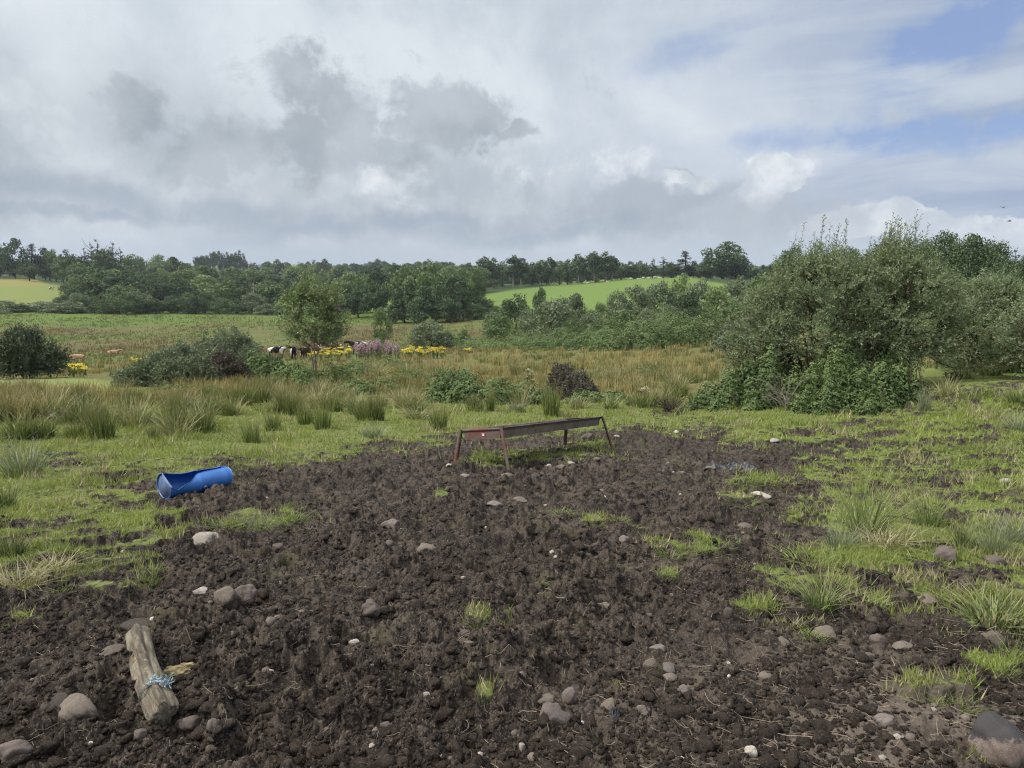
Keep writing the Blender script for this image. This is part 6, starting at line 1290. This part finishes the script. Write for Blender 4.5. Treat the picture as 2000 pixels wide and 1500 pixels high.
    for i, (ls, mt, n) in enumerate([([(500, 735, 80, 34), (530, 738, 60, 24)], 'bramble', 2600), ([(690, 770, 90, 30), (740, 765, 80, 26)], 'nettle', 2600), ([(1150, 790, 80, 26), (1200, 786, 70, 22)], 'nettle', 2400), ([(330, 778, 90, 24), (400, 776, 90, 22)], 'nettle', 2600), ([(1190, 735, 100, 16), (1260, 730, 90, 14)], 'bramble', 2000), ([(800, 745, 100, 22), (860, 740, 80, 20)], 'bramble', 2200)]):
        mound('weed_patch', 'weeds', ls, m[mt], 70 + i, n, .075, .05, ['green bramble tongue at the east end of the gorse mound', 'leafy green weeds among rushes right of the young tree', 'leafy green weeds below the dead gorse', 'leafy green weeds in the rushes below the gorse mound', 'low bramble in the pale rushes above the dead gorse', 'low bramble in the brown rushes above the bramble bank'][i], 'weed patches in the rush belt', 'leaf', 8, m['stalk'], .8)
    # bank at the foot of the big willows
    mound('bramble_mound', 'bramble', [(1395, 800, 70, 50), (1430, 802, 60, 76), (1462, 800, 50, 92), (1370, 802, 50, 30), (1350, 804, 40, 18), (1500, 798, 60, 112), (1480, 805, 60, 56), (1415, 806, 60, 34)], bm, 28, 11000, .055, .044, 'bramble mound at the left foot of the big willow', None, 'leaf', 40, m['bark'], .85, .3)
    mound('nettle_bed', 'nettles', [(1590, 806, 60, 86), (1635, 810, 60, 104), (1680, 808, 60, 84), (1555, 800, 60, 70), (1640, 790, 80, 116), (1610, 812, 50, 50), (1705, 812, 50, 44), (1570, 810, 50, 36)], m['nettle'], 29, 11000, .07, .034, 'bright green nettles and willowherb below the big willow', None, 'leaf', 40, m['stalk'], .8, .35)
    mound('bramble_mound', 'bramble', [(1725, 796, 60, 84), (1762, 790, 60, 76), (1790, 786, 50, 44), (1745, 770, 90, 96), (1740, 800, 50, 40)], m['bramble'], 30, 8000, .055, .042, 'dark bramble mound under the tallest near willow', None, 'leaf', 26, m['bark'], .8, .3)
    mound('bramble_mound', 'bramble', [(1530, 770, 90, 90), (1500, 760, 70, 90)], g2, 31, 2600, .06, .022, 'red brown dead bracken hanging under the big willow', None, 'leaf', 14, m['bark'], .7, .4)
    mound('bramble_mound', 'bramble', [(1905, 718, 90, 34), (1950, 712, 70, 26)], bm, 32, 2600, .06, .045, 'small bramble mound at the foot of the spreading willow', None, 'leaf', 10, m['bark'], .8, .3)
    # scrub bank behind the rushes
    for i, (ls, mt, n, lb) in enumerate([([(1060, 684, 110, 26), (1140, 683, 120, 40), (1100, 678, 110, 36)], 'bramble', 5000, 'left end of the long bramble bank behind the brown rushes'), ([(1210, 684, 130, 48), (1270, 682, 130, 60), (1180, 676, 100, 50)], 'bramble', 6000, 'middle of the long bramble bank behind the brown rushes'),
                                         ([(1340, 680, 130, 62), (1390, 676, 110, 66), (1310, 672, 110, 70)], 'bramble', 6000, 'tall right end of the long bramble bank by the willows'), ([(1305, 668, 70, 60), (1385, 672, 50, 44)], 'gorse_dead', 1500, 'reddish dead scrub on top of the long bramble bank'),
                                         ([(930, 680, 100, 24), (985, 682, 110, 26), (1030, 676, 70, 28)], 'bramble', 3500, 'low dark bramble row below the valley willows'), ([(1440, 690, 90, 60), (1470, 700, 80, 60)], 'thorn', 3500, 'shaded bramble thicket tucked behind the small willow')]):
        mound('bramble_bank', 'bramble', ls, m[mt], 40 + i, int(n * 1.9), .115, .08, lb, 'long bramble bank behind the rushes', 'leaf', 10, m['bark'], .9, .3)
    branch_heap('brush_heap', 'brush heap', 1305, 806, 46, 24, 26, m['bark'], 61, 'small dark heap of dead twigs in the turf right of the trough', .012)
    branch_heap('dead_branch', 'dead branch', 1530, 806, 70, 62, 16, m['bark_pale'], 62, 'pale dead branch fanning out below the bramble mound', .011)
    branch_heap('dead_branch', 'dead branch', 1560, 742, 60, 40, 8, m['bark_pale'], 63, 'curved dead branch hooked over the nettles', .012)
# ================================================================== LABELS
MARKS = [(1050, 870, 'the feed trough', 150, 45), (378, 942, 'the blue drum', 75, 30), (297, 1310, 'the post stump', 60, 70), (398, 1055, 'the pale cream stone', 30, 20), (457, 1172, 'the close pair of stones', 50, 25), (1080, 1395, 'the largest smooth stone', 50, 40), (1960, 1440, 'the two tone boulder', 70, 50), (1688, 1000, 'the tall fanning rush', 90, 80), (1600, 1160, 'the yellow green spreading rush', 80, 50),
         (1948, 1190, 'the low olive rush', 60, 30), (1430, 905, 'the black plastic sheet', 60, 25), (520, 1010, 'the grassy islet', 80, 30), (965, 1212, 'the two green tufts', 50, 15), (1289, 1275, 'the light brown stone cluster', 40, 35), (610, 700, 'the young tree', 60, 80), (400, 715, 'the gorse mound', 110, 50), (950, 760, 'the bramble bank', 110, 35), (1112, 740, 'the dead gorse', 35, 35), (1450, 750, 'the bramble mound', 80, 50),
         (1700, 600, 'the near willows', 230, 150), (60, 690, 'the dark thorn bush', 75, 50), (48, 900, 'the pale edge tussock', 50, 40), (1900, 770, 'the muddy track', 90, 20), (725, 1180, 'the half buried grey stone', 25, 20), (831, 1070, 'the round tan stone', 25, 20), (500, 572, 'the utility pole', 20, 25), (75, 565, 'the bright western field', 90, 25), (1180, 565, 'the bright hill field', 160, 35), (840, 570, 'the dark valley clump', 90, 60), (740, 625, 'the slim pale birch', 25, 30), (840, 655, 'the small round willow', 45, 30),
         (436, 503, 'the lone hilltop clump', 50, 12), (1408, 495, 'the largest skyline oak', 48, 28)]
ORD = 'first second third fourth fifth sixth seventh eighth ninth tenth eleventh twelfth thirteenth fourteenth fifteenth sixteenth seventeenth eighteenth nineteenth twentieth'.split()
def ordword(i): return ORD[i] if i < 20 else ('twenty ' + ORD[i - 20] if i < 39 and i > 19 else ('thirtieth' if i == 39 - 10 else str(i + 1) + 'th'))
def finish_labels():
    for r in REG:
        if r['label'] is None:
            look, where = r['look']; best = None
            for (mx_, my, nm, w, h) in MARKS:
                if nm.replace('the ', '') in look: continue
                q = math.hypot((r['px'] - mx_) / 1.0, (r['py'] - my) * 1.5) - w * .5
                if best is None or q < best[0]: best = (q, mx_, my, nm, w, h)
            q, mx_, my, nm, w, h = best; dx, dy = r['px'] - mx_, r['py'] - my
            if abs(dx) < w and abs(dy) < h * .6: rel = 'right beside'
            elif abs(dx) < w * 1.1 or abs(dx) < abs(dy): rel = 'in front of' if dy > 0 else 'behind'
            elif dx < 0: rel = 'to the left of'
            else: rel = 'to the right of'
            if abs(dx) > 2.2 * w and abs(dy) > h * 1.5 and abs(dx) > .5 * abs(dy): rel = ('lower ' if dy > 0 else 'further back ') + rel.replace('to the ', '') if rel.startswith('to') else rel
            r['base'] = look + ' ' + rel + ' ' + nm
    by = {}
    for r in REG:
        if r['label'] is None: by.setdefault(r['base'], []).append(r)
    for b, rs in by.items():
        rs.sort(key=lambda r: r['px'])
        for i, r in enumerate(rs):
            if len(rs) == 1: r['label'] = b
            elif len(rs) == 2: r['label'] = b + (', the left one', ', the right one')[i]
            else: r['label'] = b + ', %s from left' % ordword(i)
    for r in REG:
        w = r['label'].split()
        tag(r['o'], ' '.join(w[:16]), r['cat'], r['group'])
    for o in list(C.objects):
        if 'cat_' in o.keys(): o['category'] = 'pebble'; del o['cat_']
# ================================================================== BUILD
import time as _t
_t0 = _t.time()
def tick(s): print('[%6.1f] %s' % (_t.time() - _t0, s), flush=True)
MT = M_all()
build_ground(); tick('ground')
build_far_trees(MT); tick('trees')
build_shrubs(MT); tick('shrubs')
build_rushes(MT); tick('rushes')
build_grass(MT); tick('grass')
build_clods(MT); build_stones(MT); tick('stones')
build_trough(MT); build_drum(MT); build_log(MT); build_sheets(MT); tick('objects')
build_animals(MT); build_small(MT); tick('small')
# ------------------------------------------------------------------ the moist air over the valley
def build_haze():
    V = np.array([[x, y, z] for x in (-3200, 3200) for y in (-3200, 3200) for z in (-260, 190)], float); F = np.array([[0, 1, 3, 2], [4, 6, 7, 5], [0, 4, 5, 1], [2, 3, 7, 6], [0, 2, 6, 4], [1, 5, 7, 3]])
    k = NT('haze_air'); q = k.n('ShaderNodeVolumePrincipled'); q.inputs['Color'].default_value = (.80, .88, 1.0, 1); q.inputs['Density'].default_value = .00013; q.inputs['Anisotropy'].default_value = .2
    o = k.n('ShaderNodeOutputMaterial'); k.t.links.new(q.outputs[0], o.inputs['Volume']); tag(ob('haze', mesh('haze', V, F, [k.m])), 'thin bluish moist air over the valley', 'haze', kind='stuff')
build_haze()
finish_labels(); tick('labels')
